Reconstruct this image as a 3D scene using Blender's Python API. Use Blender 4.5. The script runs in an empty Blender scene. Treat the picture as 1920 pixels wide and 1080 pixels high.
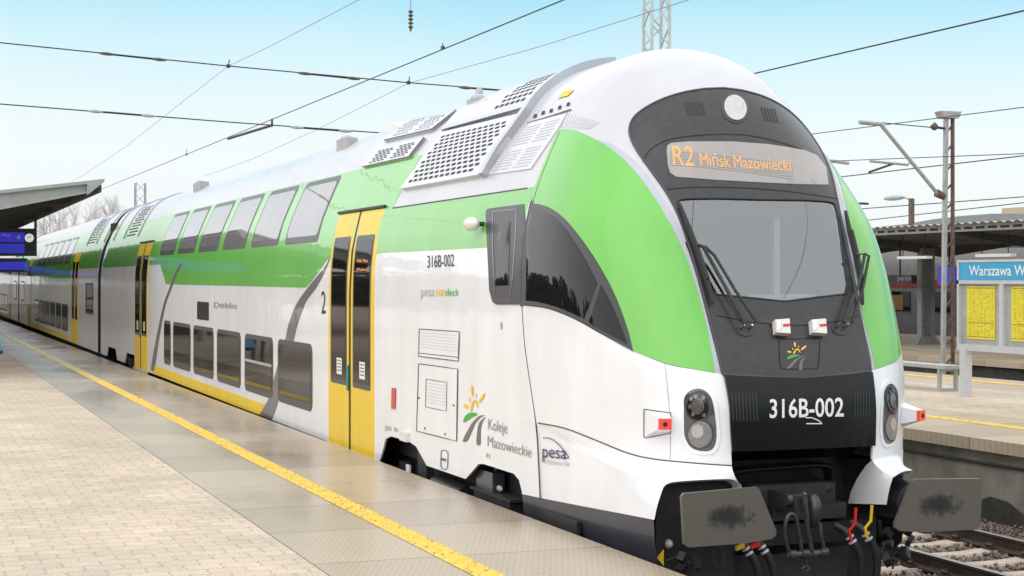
import bpy, math, random
import numpy as np
from mathutils import Vector, Matrix, geometry
R = random.Random(7)
SC = bpy.context.scene
COL = SC.collection
# ------------------------------------------------------------------ camera, world, sun, exposure
F = 3100.; VX = -178.; HY = 521.
TH = math.atan((960 - VX) / F); c_ = math.cos(TH); s_ = math.sin(TH); EZ = 2.8
cam = bpy.data.cameras.new('camera'); camo = bpy.data.objects.new('camera', cam); COL.objects.link(camo)
camo.location = (0, 0, EZ); camo.rotation_euler = (math.pi / 2, 0, -TH)
cam.sensor_width = 36; cam.lens = F / 1920 * 36; cam.shift_y = -(540 - HY) / 1920
cam.clip_start = .1; cam.clip_end = 3000
SC.camera = camo
SUN_EL, SUN_AZ = math.radians(38), math.radians(235)
wd = bpy.data.worlds.new('World'); SC.world = wd; wd.use_nodes = True
nt = wd.node_tree; nt.nodes.clear()
sky = nt.nodes.new('ShaderNodeTexSky'); sky.sky_type = 'NISHITA'; sky.sun_disc = False
sky.sun_elevation = SUN_EL; sky.sun_rotation = SUN_AZ; sky.air_density = 1.2; sky.dust_density = 3.0
gm = nt.nodes.new('ShaderNodeVectorMath'); gm.operation = 'SCALE'; gm.inputs[3].default_value = .10
nt.links.new(sky.outputs[0], gm.inputs[0])
tcw = nt.nodes.new('ShaderNodeTexCoord'); sx = nt.nodes.new('ShaderNodeSeparateXYZ')
nt.links.new(tcw.outputs['Generated'], sx.inputs[0])
nz = nt.nodes.new('ShaderNodeTexNoise'); nz.inputs['Scale'].default_value = 2.2; nz.inputs['Detail'].default_value = 3
nt.links.new(tcw.outputs['Generated'], nz.inputs[0])
ad = nt.nodes.new('ShaderNodeMath'); ad.operation = 'MULTIPLY_ADD'; ad.inputs[1].default_value = .07; 
nt.links.new(nz.outputs[0], ad.inputs[0]); nt.links.new(sx.outputs[2], ad.inputs[2])
rp = nt.nodes.new('ShaderNodeValToRGB'); nt.links.new(ad.outputs[0], rp.inputs[0])
cr = rp.color_ramp
cr.elements[0].position = 0.0; cr.elements[0].color = (.76, .78, .79, 1)
cr.elements[1].position = 1.0; cr.elements[1].color = (1.25, 1.25, 1.25, 1)
for p, c in ((.106, (.72, .77, .785, 1)), (.138, (.63, .75, .78, 1)), (.17, (.51, .70, .77, 1)), (.205, (.32, .615, .74, 1)), (.25, (.36, .62, .72, 1)), (.36, (1.15, 1.16, 1.18, 1))):
    e = cr.elements.new(p); e.color = c
dx = nt.nodes.new('ShaderNodeMapRange'); dx.inputs[1].default_value = -.12; dx.inputs[2].default_value = .06; nt.links.new(sx.outputs[0], dx.inputs[0])
side = nt.nodes.new('ShaderNodeMix'); side.data_type = 'RGBA'; side.inputs[6].default_value = (1.08, 1.09, 1.13, 1); nt.links.new(dx.outputs[0], side.inputs[0]); nt.links.new(rp.outputs[0], side.inputs[7])
mxw = nt.nodes.new('ShaderNodeMix'); mxw.data_type = 'RGBA'; mxw.inputs[0].default_value = .88
nt.links.new(gm.outputs[0], mxw.inputs[6]); nt.links.new(side.outputs[2], mxw.inputs[7])
bg = nt.nodes.new('ShaderNodeBackground'); bg.inputs[1].default_value = 1.0
wo = nt.nodes.new('ShaderNodeOutputWorld')
nt.links.new(mxw.outputs[2], bg.inputs[0]); nt.links.new(bg.outputs[0], wo.inputs[0])
sl = bpy.data.lights.new('sun', 'SUN'); sl.energy = .7; sl.angle = math.radians(80); sl.color = (1, .97, .92)
slo = bpy.data.objects.new('sun', sl); COL.objects.link(slo)
slo.rotation_euler = (math.pi / 2 - SUN_EL, 0, math.pi - SUN_AZ)
SC.view_settings.view_transform = 'Standard'; SC.view_settings.look = 'None'
SC.view_settings.exposure = .44; SC.view_settings.gamma = 1
SC.render.resolution_x = 1024; SC.render.resolution_y = 576
SC.cycles.max_bounces = 6; SC.cycles.transparent_max_bounces = 12

# ------------------------------------------------------------------ materials
MATS = {}
def mat(name, col, rough=.5, metal=0., coat=0., bump=None, noise=None, emit=None, spec=.5, ior=None, trans=0.):
    if name in MATS: return MATS[name]
    m = bpy.data.materials.new(name); m.use_nodes = True; MATS[name] = m
    n = m.node_tree; b = n.nodes['Principled BSDF']
    b.inputs['Base Color'].default_value = (*col, 1); b.inputs['Roughness'].default_value = rough
    b.inputs['Metallic'].default_value = metal; b.inputs['Coat Weight'].default_value = coat
    b.inputs['Coat Roughness'].default_value = .04; b.inputs['Specular IOR Level'].default_value = spec
    if ior: b.inputs['IOR'].default_value = ior
    if trans: b.inputs['Transmission Weight'].default_value = trans
    if emit:
        b.inputs['Emission Color'].default_value = (*emit[0], 1); b.inputs['Emission Strength'].default_value = emit[1]
    g = n.nodes.new('ShaderNodeNewGeometry')
    if noise:   # (scale, amount, stretch) multiplies base colour between 1-amount and 1+amount*.4
        mp = n.nodes.new('ShaderNodeMapping'); n.links.new(g.outputs['Position'], mp.inputs[0])
        st = noise[2] if len(noise) > 2 else (1, 1, 1); mp.inputs['Scale'].default_value = st
        t = n.nodes.new('ShaderNodeTexNoise'); t.inputs['Scale'].default_value = noise[0]; t.inputs['Detail'].default_value = 6
        t.inputs['Roughness'].default_value = .65
        n.links.new(mp.outputs[0], t.inputs[0])
        r = n.nodes.new('ShaderNodeValToRGB'); n.links.new(t.outputs[0], r.inputs[0])
        a = noise[1]
        r.color_ramp.elements[0].position = .3; r.color_ramp.elements[1].position = .7
        r.color_ramp.elements[0].color = (*[x * (1 - a) for x in col], 1)
        r.color_ramp.elements[1].color = (*[min(1, x * (1 + a * .5)) for x in col], 1)
        n.links.new(r.outputs[0], b.inputs['Base Color'])
    if bump:    # (scale, strength)
        t = n.nodes.new('ShaderNodeTexNoise'); t.inputs['Scale'].default_value = bump[0]; t.inputs['Detail'].default_value = 4
        n.links.new(g.outputs['Position'], t.inputs[0])
        bp = n.nodes.new('ShaderNodeBump'); bp.inputs['Strength'].default_value = bump[1]; bp.inputs['Distance'].default_value = .02
        n.links.new(t.outputs[0], bp.inputs['Height']); n.links.new(bp.outputs[0], b.inputs['Normal'])
    return m
def paint(name, col, rough=.32, coat=.6):
    m = mat(name, col, rough, 0, coat, noise=(1.6, .09, (1, 1.2, .35)))
    n = m.node_tree; b = n.nodes['Principled BSDF']
    t = n.nodes.new('ShaderNodeTexNoise'); t.inputs['Scale'].default_value = 1.1; t.inputs['Detail'].default_value = 2
    bp = n.nodes.new('ShaderNodeBump'); bp.inputs['Strength'].default_value = .22; bp.inputs['Distance'].default_value = .05
    n.links.new(t.outputs[0], bp.inputs['Height']); n.links.new(bp.outputs[0], b.inputs['Coat Normal'])
    g = [x for x in n.nodes if x.bl_idname == 'ShaderNodeNewGeometry'][0]; n.links.new(g.outputs['Position'], t.inputs[0])
    return m
WHITE = paint('white_paint', (.86, .875, .90)); SILV = paint('pale_silver_paint', (.57, .58, .62), .34, .35)
BAND = paint('silver_band_paint', (.44, .47, .53), .28); GREEN = paint('green_paint', (.14, .51, .062))
YEL = paint('yellow_paint', (.84, .58, .010), .4, .12); CHAR = paint('charcoal_stripe_paint', (.13, .13, .14), .4)
MASK = mat('grey_mask_paint', (.040, .039, .042), .36, 0, .25, spec=.35, noise=(18, .25), bump=(120, .03))
BLACKG = mat('gloss_black', (.006, .006, .007), .3, 0, .05, spec=.3, noise=(3, .2))
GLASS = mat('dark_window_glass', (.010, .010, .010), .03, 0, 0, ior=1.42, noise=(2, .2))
UGLASS = mat('upper_window_glass', (.22, .22, .23), .03, 0, 0, ior=3.4, noise=(2, .2))  # grey base colour stands in for part of the mirrored sky
DOORGL = mat('door_glass', (.008, .008, .008), .04, 0, 0, ior=1.22, noise=(2, .2))
RUB = mat('black_rubber', (.015, .015, .016), .5, noise=(8, .3)); FRAME = mat('window_frame_grey', (.055, .055, .06), .4, 0, .1, noise=(8, .1))
UND = mat('underframe_black', (.018, .018, .02), .6, noise=(6, .4), bump=(40, .2))
UND2 = mat('underframe_grey', (.032, .034, .038), .5, noise=(5, .3))
SKIRT = mat('dark_blue_grey_skirt', (.045, .048, .06), .35, 0, .3, noise=(4, .2))
STEEL = mat('worn_steel', (.17, .16, .14), .42, .55, noise=(9, .35), bump=(60, .1))
LSTEEL = mat('grey_steel', (.42, .43, .43), .5, .2, noise=(6, .2)); ALU = mat('aluminium', (.56, .57, .59), .4, .1, noise=(6, .1))
CHROME = mat('chrome', (.75, .75, .76), .15, 1, noise=(6, .05)); REDM = mat('red_plastic', (.6, .02, .015), .3, 0, .3, noise=(9, .1))
YELM = mat('yellow_plastic', (.75, .5, .02), .35, noise=(9, .1)); WPL = mat('white_plastic', (.75, .74, .7), .4, noise=(9, .08))
LINE = mat('seam_line', (.05, .05, .055), .6, noise=(9, .1)); LGREY = mat('light_grey_print', (.45, .45, .46), .5, noise=(9, .1))
PBLK = mat('print_black', (.02, .02, .02), .5, noise=(9, .1)); PGREY = mat('print_grey', (.16, .16, .155), .5, noise=(9, .1))
TGREY = mat('text_grey', (.34, .335, .32), .5, noise=(9, .1)); PYEL = mat('print_yellow', (.88, .56, .02), .5, noise=(9, .05)); PGRN = mat('print_green', (.06, .42, .04), .5, noise=(9, .05))
PBLU = mat('print_blue', (.03, .03, .12), .5, noise=(9, .05)); PWH = mat('print_white', (.8, .8, .8), .5, noise=(9, .03))
RAILM = mat('rail_rust', (.07, .05, .04), .55, .3, noise=(9, .3)); RAILT = mat('rail_head', (.4, .38, .36), .28, .8, noise=(4, .2))
CONC = mat('concrete', (.36, .33, .28), .8, noise=(3, .35, (1, 1, 1)), bump=(30, .3))
SLEEP = mat('sleeper_concrete', (.52, .44, .35), .85, noise=(7, .3), bump=(50, .3))
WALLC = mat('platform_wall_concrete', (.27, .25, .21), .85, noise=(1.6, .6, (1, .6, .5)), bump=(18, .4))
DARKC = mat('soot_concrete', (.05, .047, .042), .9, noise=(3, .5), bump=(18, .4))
WIREM = mat('wire_dark', (.03, .03, .032), .5, .3, noise=(9, .1)); WIREL = mat('wire_pale', (.22, .24, .25), .5, .2, noise=(9, .1))
RUST = mat('rusty_steel', (.16, .11, .08), .7, .2, noise=(8, .5)); MASTM = mat('mast_grey', (.40, .40, .39), .6, .1, noise=(5, .25))
BLUES = mat('blue_screen', (.02, .02, .3), .3, emit=((.05, .05, .75), .30)); CLOCKM = mat('clock_white', (.8, .8, .8), .4, emit=((1, 1, 1), .3))
DISP = mat('display_glass', (.36, .335, .32), .25, 0, .4, noise=(5, .1)); AMBER = mat('amber_led', (.8, .35, .05), .5, emit=((1, .40, .09), .32))
SIGNB = mat('sign_blue', (.04, .36, .62), .4, 0, .2, noise=(4, .05)); POST = mat('timetable_yellow', (.78, .66, .03), .5, noise=(11, .15, (1, 3, 1)))
TANK = mat('brake_tank', (.03, .03, .032), .4, noise=(5, .2))

def glassmat():
    m = bpy.data.materials.new('windshield_glass'); m.use_nodes = True; n = m.node_tree; n.nodes.clear()
    o = n.nodes.new('ShaderNodeOutputMaterial'); t = n.nodes.new('ShaderNodeBsdfTransparent'); t.inputs[0].default_value = (.90, .93, .92, 1)
    g = n.nodes.new('ShaderNodeBsdfGlossy'); g.inputs['Roughness'].default_value = .03; g.inputs[0].default_value = (.9, .95, .97, 1)
    f = n.nodes.new('ShaderNodeFresnel'); f.inputs[0].default_value = 2.85; mx = n.nodes.new('ShaderNodeMixShader')
    n.links.new(f.outputs[0], mx.inputs[0]); n.links.new(t.outputs[0], mx.inputs[1]); n.links.new(g.outputs[0], mx.inputs[2])
    n.links.new(mx.outputs[0], o.inputs[0]); return m
WSG = glassmat()

# ------------------------------------------------------------------ object helpers
class Obj: pass
def kids_parent(o, parent):
    if parent:
        o.parent = parent
        o.matrix_parent_inverse = PINV.get(parent.name, Matrix()).copy()
PINV = {}
def wmat(o):
    return WM.get(o.name, Matrix())
WM = {}
def link(o, world, parent=None):
    """place o at world matrix (translation only) under parent"""
    COL.objects.link(o); WM[o.name] = world
    if parent:
        o.parent = parent; o.matrix_parent_inverse = Matrix(); o.matrix_basis = WM[parent.name].inverted() @ world
    else: o.matrix_basis = world
    return o
def tag(o, label=None, cat=None, group=None, kind=None):
    if label: o['label'] = label
    if cat: o['category'] = cat
    if group: o['group'] = group
    if kind: o['kind'] = kind
    return o
def empty(name, loc, label=None, cat=None, group=None):
    o = bpy.data.objects.new(name, None); o.empty_display_size = .3
    link(o, Matrix.Translation(loc)); return tag(o, label, cat, group)
def mk(name, verts, faces, m, parent=None, smooth=35, mats=None, midx=None):
    v = np.array([tuple(p) for p in verts], float)
    ctr = (v.min(0) + v.max(0)) / 2
    if not parent: ctr[2] = v[:, 2].min()
    me = bpy.data.meshes.new(name); me.from_pydata([tuple(p) for p in (v - ctr)], [], [tuple(int(i) for i in f) for f in faces]); me.update()
    if mats:
        for q in mats: me.materials.append(q)
        if midx is not None: me.polygons.foreach_set('material_index', midx)
    else: me.materials.append(m)
    if smooth:
        me.shade_smooth()
        if smooth < 180: me.set_sharp_from_angle(angle=math.radians(smooth))
    o = bpy.data.objects.new(name, me)
    link(o, Matrix.Translation(ctr), parent); return o
def copy_tree(o, delta, parent=None):
    c = o.copy(); w = Matrix.Translation(delta) @ WM[o.name]
    link(c, w, parent)
    for ch in list(o.children): copy_tree(ch, delta, c)
    return c
class MB:
    def __init__(self): self.v = []; self.f = []; self.m = []; self.cur = 0
    def add(self, vs, fs):
        k = len(self.v); self.v += [tuple(p) for p in vs]; self.f += [tuple(i + k for i in f) for f in fs]; self.m += [self.cur] * len(fs); return self
    def box(self, x0, x1, y0, y1, z0, z1):
        vs = [(x, y, z) for x in (x0, x1) for y in (y0, y1) for z in (z0, z1)]
        return self.add(vs, [(0, 1, 3, 2), (4, 6, 7, 5), (0, 4, 5, 1), (2, 3, 7, 6), (0, 2, 6, 4), (1, 5, 7, 3)])
    def obox(self, c, ax, ay, az, sx, sy, sz):
        c = Vector(c); ax = Vector(ax).normalized() * sx / 2; ay = Vector(ay).normalized() * sy / 2; az = Vector(az).normalized() * sz / 2
        vs = [c + i * ax + j * ay + k * az for i in (-1, 1) for j in (-1, 1) for k in (-1, 1)]
        return self.add(vs, [(0, 1, 3, 2), (4, 6, 7, 5), (0, 4, 5, 1), (2, 3, 7, 6), (0, 2, 6, 4), (1, 5, 7, 3)])
    def bar(self, p, q, w, h=None):
        p = Vector(p); q = Vector(q); d = q - p; up = Vector((0, 0, 1)) if abs(d.normalized().z) < .9 else Vector((0, 1, 0))
        a = d.cross(up).normalized(); b = a.cross(d).normalized()
        return self.obox((p + q) / 2, d, a, b, d.length, w, h or w)
    def tube(self, pts, r, n=8, cap=True):
        P = [Vector(p) for p in pts]; rs = r if isinstance(r, (list, tuple)) else [r] * len(P)
        k = len(self.v); prev = None
        for i, p in enumerate(P):
            d = (P[min(i + 1, len(P) - 1)] - P[max(i - 1, 0)]).normalized()
            if prev is None: a = d.orthogonal().normalized()
            else: a = (prev - d * prev.dot(d)).normalized()
            prev = a; b = d.cross(a)
            for j in range(n):
                t = 2 * math.pi * j / n; self.v.append(tuple(p + (a * math.cos(t) + b * math.sin(t)) * rs[i]))
        for i in range(len(P) - 1):
            for j in range(n):
                self.f.append((k + i * n + j, k + i * n + (j + 1) % n, k + (i + 1) * n + (j + 1) % n, k + (i + 1) * n + j)); self.m.append(self.cur)
        if cap:
            self.f.append(tuple(k + j for j in range(n))[::-1]); self.f.append(tuple(k + (len(P) - 1) * n + j for j in range(n))); self.m += [self.cur] * 2
        return self
    def lathe(self, o, axis, prof, n=24):
        o = Vector(o); d = Vector(axis).normalized(); return self.tube([o + d * h for h, r in prof], [max(r, 1e-4) for h, r in prof], n) if True else self
    def ell(self, c, r, n=12):
        vs = []; fs = []
        for i in range(n + 1):
            t = math.pi * i / n
            for j in range(2 * n):
                p = math.pi * j / n; vs.append((c[0] + r[0] * math.sin(t) * math.cos(p), c[1] + r[1] * math.sin(t) * math.sin(p), c[2] + r[2] * math.cos(t)))
        for i in range(n):
            for j in range(2 * n): fs.append((i * 2 * n + j, (i + 1) * 2 * n + j, (i + 1) * 2 * n + (j + 1) % (2 * n), i * 2 * n + (j + 1) % (2 * n)))
        return self.add(vs, fs)
    def prism(self, pts, d):
        """closed polygon pts (3D) extruded by vector d"""
        n = len(pts); P = [Vector(p) for p in pts]; d = Vector(d)
        return self.add(P + [p + d for p in P], [tuple(range(n))[::-1], tuple(range(n, 2 * n))] + [(i, (i + 1) % n, n + (i + 1) % n, n + i) for i in range(n)])
    def build(self, name, m, parent=None, smooth=35):
        if isinstance(m, (list, tuple)): return mk(name, self.v, self.f, None, parent, smooth, mats=m, midx=self.m)
        return mk(name, self.v, self.f, m, parent, smooth)
def lathe_path(mb, pts, rs, n=24):  # tube whose rings stay perpendicular (straight axis, stacked radii)
    P = [Vector(p) for p in pts]; d = (P[-1] - P[0]).normalized(); a = d.orthogonal().normalized(); b = d.cross(a); k = len(mb.v)
    for p, r in zip(P, rs):
        for j in range(n):
            t = 2 * math.pi * j / n; mb.v.append(tuple(p + (a * math.cos(t) + b * math.sin(t)) * r))
    for i in range(len(P) - 1):
        for j in range(n):
            mb.f.append((k + i * n + j, k + i * n + (j + 1) % n, k + (i + 1) * n + (j + 1) % n, k + (i + 1) * n + j)); mb.m.append(mb.cur)
    mb.f.append(tuple(k + j for j in range(n))[::-1]); mb.f.append(tuple(k + (len(P) - 1) * n + j for j in range(n))); mb.m += [mb.cur] * 2
    return mb
# survey of the place: sight lines measured on the photograph, intersected with known planes
def ray(px, py):
    r = (px - 960) / F; return Vector((s_ + r * c_, c_ - r * s_, (HY - py) / F))
def onX(px, py, X): d = ray(px, py); return Vector((0, 0, EZ)) + d * (X / d.x)
def onY(px, py, Y): d = ray(px, py); return Vector((0, 0, EZ)) + d * (Y / d.y)

# ------------------------------------------------------------------ train body surface
XC = 6.45; YO = 13.4; ZT = 4.84
def pchip(xs, ys):
    xs = np.array(xs, float); ys = np.array(ys, float); h = np.diff(xs); d = np.diff(ys) / h
    m = np.zeros_like(ys); m[0] = d[0]; m[-1] = d[-1]
    for i in range(1, len(xs) - 1):
        if d[i - 1] * d[i] > 0:
            w1 = 2 * h[i] + h[i - 1]; w2 = h[i] + 2 * h[i - 1]; m[i] = (w1 + w2) / (w1 / d[i - 1] + w2 / d[i])
    def f(x):
        x = np.clip(np.asarray(x, float), xs[0], xs[-1]); i = np.clip(np.searchsorted(xs, x, side='right') - 1, 0, len(h) - 1)
        t = (x - xs[i]) / h[i]; t2 = t * t; t3 = t2 * t
        return (2*t3 - 3*t2 + 1) * ys[i] + (t3 - 2*t2 + t) * h[i] * m[i] + (-2*t3 + 3*t2) * ys[i+1] + (t3 - t2) * h[i] * m[i+1]
    return f
fW = pchip([0,.2,.4,.55,.85,1.0,1.17,1.3,1.43,1.6,2.1], [0,.31,.60,.79,1.07,1.20,1.34,1.405,1.435,1.44,1.44])
fL = pchip([0,.2,.4,.67,.85,1.05,1.2,1.4,1.55,1.65,1.76,2.1], [0,.3,.6,.97,1.19,1.43,1.62,1.88,2.08,2.23,2.33,2.36])
fN = pchip([0,.6,.9,1.1,1.3,1.5,1.65,1.8,2.1], [2,2.15,2.5,3.0,3.7,3.8,3.6,3.2,3.1])
def S(q, g):
    q = np.asarray(q, float); g = np.asarray(g, float)
    z = ZT - g * g; w = fW(g); l = fL(g); n = fN(g)
    ph = np.pi * np.clip(q, 0, 1); cc = np.cos(ph); sn = np.sin(ph)
    r = (np.abs(cc) ** n + np.abs(sn) ** n) ** (-1 / n)
    return np.stack([XC - w * r * cc, YO - l * r * sn + np.maximum(0, -q) + np.maximum(0, q - 1), z], -1)
def SN(q, g):
    q = np.asarray(q, float); g = np.asarray(g, float); e = 1e-3
    g1 = np.maximum(g - e, 1e-4); a = S(q + e, g) - S(q - e, g); b = S(q, g + e) - S(q, g1)
    n = np.cross(a, b); l = np.linalg.norm(n, axis=-1, keepdims=True); l[l < 1e-12] = 1; n = n / l
    ctr = np.stack([np.full(q.shape, XC), np.maximum(S(q, g)[..., 1], YO), np.full(q.shape, 2.6)], -1)
    sg = np.sign(np.sum(n * (S(q, g) - ctr), -1, keepdims=True)); sg[sg == 0] = 1
    return n * sg
def project(P):
    X, Y, Z = P[..., 0], P[..., 1], P[..., 2]; zr = X * s_ + Y * c_
    return np.stack([960 + F * (X * c_ - Y * s_) / zr, HY - F * (Z - EZ) / zr], -1)
_q = np.concatenate([-np.geomspace(.02, 110, 260)[::-1], np.linspace(0, 1, 160)])
_Q, _G = np.meshgrid(_q, np.linspace(.05, 2.05, 90)); _Q = _Q.ravel(); _G = _G.ravel()
_P = S(_Q, _G); _n = SN(_Q, _G); _vis = np.sum(_n * (_P - np.array([0, 0, EZ])), -1) < 0
_Q = _Q[_vis]; _G = _G[_vis]; _PX = project(_P[_vis])
def uv(pts):
    """image sight lines -> (q, g) on the body surface"""
    pts = np.array(pts, float); out = []
    for p in pts:
        i = np.argmin(((_PX - p) ** 2).sum(-1)); out.append((_Q[i], _G[i]))
    u = np.array(out); best = u.copy(); be = ((project(S(u[:, 0], u[:, 1])) - pts) ** 2).sum(-1)
    e = 1e-4
    for it in range(25):
        f0 = project(S(u[:, 0], u[:, 1])) - pts
        a = (project(S(u[:, 0] + e, u[:, 1])) - pts - f0) / e; b = (project(S(u[:, 0], u[:, 1] + e)) - pts - f0) / e
        det = a[:, 0] * b[:, 1] - a[:, 1] * b[:, 0]; det[np.abs(det) < 1e-6] = 1e-6
        du = (-f0[:, 0] * b[:, 1] + f0[:, 1] * b[:, 0]) / det; dv = (-a[:, 0] * f0[:, 1] + a[:, 1] * f0[:, 0]) / det
        lim = np.where(u[:, 0] < -1, .2 * np.abs(u[:, 0]), .05)
        u = u + np.stack([np.clip(du, -lim, lim), np.clip(dv, -.1, .1)], -1); u[:, 1] = np.clip(u[:, 1], .03, 2.09)
        er = ((project(S(u[:, 0], u[:, 1])) - pts) ** 2).sum(-1); ok = er < be
        best[ok] = u[ok]; be[ok] = er[ok]
    return best
def spl(pts, k=6, closed=False):
    """Catmull-Rom densify"""
    P = np.array(pts, float); n = len(P); out = []
    for i in range(n if closed else n - 1):
        p0 = P[(i - 1) % n] if closed or i > 0 else 2 * P[0] - P[1]; p1 = P[i]; p2 = P[(i + 1) % n]
        p3 = P[(i + 2) % n] if closed or i + 2 < n else 2 * P[-1] - P[-2]
        for j in range(k):
            t = j / k; out.append(.5 * ((2*p1) + (-p0+p2)*t + (2*p0-5*p1+4*p2-p3)*t*t + (-p0+3*p1-3*p2+p3)*t**3))
    if not closed: out.append(P[-1])
    return [tuple(p) for p in out]
def dens(pts, k=4, closed=True):
    P = np.array(pts, float); n = len(P); out = []
    for i in range(n if closed else n - 1):
        for j in range(k): out.append(tuple(P[i] + (P[(i + 1) % n] - P[i]) * j / k))
    if not closed: out.append(tuple(P[-1]))
    return out
def inside(P, poly):
    x, y = P[:, 0], P[:, 1]; r = np.zeros(len(P), bool); n = len(poly)
    for i in range(n):
        x1, y1 = poly[i]; x2, y2 = poly[(i + 1) % n]
        c = ((y1 > y) != (y2 > y))
        with np.errstate(divide='ignore', invalid='ignore'): r ^= c & (x < (x2 - x1) * (y - y1) / (y2 - y1 + 1e-15) + x1)
    return r
def mirq(poly): return [(1 - a, b) for a, b in poly][::-1]
def patch_data(poly, off, skirt=.0, dq=None, dg=.035, holes=(), evalf=None):
    """poly in (q,g) -> mesh lying on the body surface, proud by off, with a turned-in edge of depth skirt"""
    poly = [tuple(map(float, p)) for p in poly]
    A = np.array(poly); lo = A.min(0); hi = A.max(0)
    if dq is None: dq = .012 if (hi[0] > 0.001 and lo[0] > -.5) else max(.15, (hi[0] - lo[0]) / 160)
    pts = list(poly); edges = [(i, (i + 1) % len(poly)) for i in range(len(poly))]
    for h in holes:
        k = len(pts); pts += [tuple(map(float, p)) for p in h]; edges += [(k + i, k + (i + 1) % len(h)) for i in range(len(h))]
    nb = len(pts)
    gq = np.arange(lo[0] + dq * .5, hi[0], dq); gg = np.arange(lo[1] + dg * .5, hi[1], dg)
    if len(gq) and len(gg):
        QQ, GG = np.meshgrid(gq, gg); G = np.stack([QQ.ravel(), GG.ravel()], -1)
        m = inside(G, poly)
        for h in holes: m &= ~inside(G, h)
        G = G[m]
        # keep away from the boundary
        B = np.array(pts); sc = np.array([1 / dq, 1 / dg]); keep = []
        for p in G:
            keep.append((((B - p) * sc) ** 2).sum(-1).min() > .12)
        pts += [tuple(p) for p in G[np.array(keep, bool)]] if len(G) else []
    sc = (1 / dq, 1 / dg)
    r = geometry.delaunay_2d_cdt([Vector((p[0] * sc[0], p[1] * sc[1])) for p in pts], edges, [], 0, 1e-6)
    V = np.array([(v.x / sc[0], v.y / sc[1]) for v in r[0]]); T = [tuple(f) for f in r[2]]
    C = np.array([V[list(f)].mean(0) for f in T]); m = inside(C, poly)
    for h in holes: m &= ~inside(C, h)
    T = [t for t, k in zip(T, m) if k]
    E = evalf(V) if evalf else S(V[:, 0], V[:, 1]) + SN(V[:, 0], V[:, 1]) * off
    N = SN(V[:, 0], V[:, 1])
    # orient outward
    t = np.array(T); a = E[t[:, 0]]; nn = np.cross(E[t[:, 1]] - a, E[t[:, 2]] - a); fl = (nn * N[t[:, 0]]).sum(-1) < 0
    T = [tr[::-1] if f else tr for tr, f in zip(T, fl)]
    vs = list(map(tuple, E)); fs = list(T)
    if skirt:
        cnt = {}
        for tr in T:
            for i in range(3):
                e = (tr[i], tr[(i + 1) % 3]); cnt[e] = 1
        bd = [e for e in cnt if (e[1], e[0]) not in cnt]
        D = E - N * skirt; mp = {}
        for a, b in bd:
            for x in (a, b):
                if x not in mp:
                    mp[x] = (len(vs), len(vs) + 1); vs.append(tuple(E[x])); vs.append(tuple(D[x]))
            fs.append((mp[b][0], mp[a][0], mp[a][1], mp[b][1]))
    return vs, fs
def patch(name, poly, off, m, parent, skirt=.012, **k):
    vs, fs = patch_data(poly, off, skirt, **k); return mk(name, vs, fs, m, parent, 50)
def patches(name, polys, off, m, parent, skirt=.01, **k):
    mb = MB()
    for p in polys:
        try: mb.add(*patch_data(p, off, skirt, **k))
        except Exception as ex: print('patch fail', name, ex)
    return mb.build(name, m, parent, 50)
def YZ(Y, z): return (-(Y - YO), math.sqrt(ZT - z))
def rect(Y0, Y1, z0, z1, r=.0, n=5):
    if not r: return [YZ(*p) for p in dens([(Y0, z0), (Y1, z0), (Y1, z1), (Y0, z1)], 6)]
    P = []
    for cx, cz, a0 in ((Y1 - r, z1 - r, 0), (Y0 + r, z1 - r, 90), (Y0 + r, z0 + r, 180), (Y1 - r, z0 + r, 270)):
        for i in range(n + 1):
            a = math.radians(a0 + 90 * i / n); P.append((cx + r * math.cos(a), cz + r * math.sin(a)))
    Q = []
    for i in range(len(P)):
        a = P[i]; b = P[(i + 1) % len(P)]; d = math.hypot(a[0] - b[0], a[1] - b[1]); k = max(1, int(d / .12))
        for j in range(k): Q.append((a[0] + (b[0] - a[0]) * j / k, a[1] + (b[1] - a[1]) * j / k))
    return [YZ(*p) for p in Q]
def strip_uv(pts, w):
    """thin line polygon in metres on the surface from (q,g) points"""
    U = np.array(pts, float); P = S(U[:, 0], U[:, 1]); return U, P
def line_px(pts, w, k=5, smooth=True):
    """polygon of a line w pixels wide along the sight points"""
    P = np.array(spl(pts, k) if smooth and len(pts) > 2 else dens(pts, k, False)); d = np.gradient(P, axis=0); d /= np.linalg.norm(d, axis=1, keepdims=True) + 1e-9
    n = np.stack([-d[:, 1], d[:, 0]], -1) * w / 2; return list(map(tuple, uv(np.concatenate([P + n, (P - n)[::-1]]))))
def pxpoly(pts, closed_spline=False, k=5): return list(map(tuple, uv(spl(pts, k, True) if closed_spline else dens(pts, k))))
_tc = {}
def text_mesh(s, bold=0):
    if (s, bold) in _tc: return _tc[s, bold]
    cu = bpy.data.curves.new('t', 'FONT'); cu.body = s; cu.size = 1; cu.resolution_u = 3; cu.offset = bold
    o = bpy.data.objects.new('t', cu); COL.objects.link(o); dg = bpy.context.evaluated_depsgraph_get(); dg.update()
    me = bpy.data.meshes.new_from_object(o.evaluated_get(dg)); V = np.array([tuple(v.co) for v in me.vertices]); Fc = [tuple(p.vertices) for p in me.polygons]
    bpy.data.objects.remove(o); bpy.data.curves.remove(cu); bpy.data.meshes.remove(me)
    V[:, 0] -= V[:, 0].min(); V[:, 0] /= V[:, 0].max(); _tc[s, bold] = (V[:, :2], Fc); return _tc[s, bold]
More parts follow.
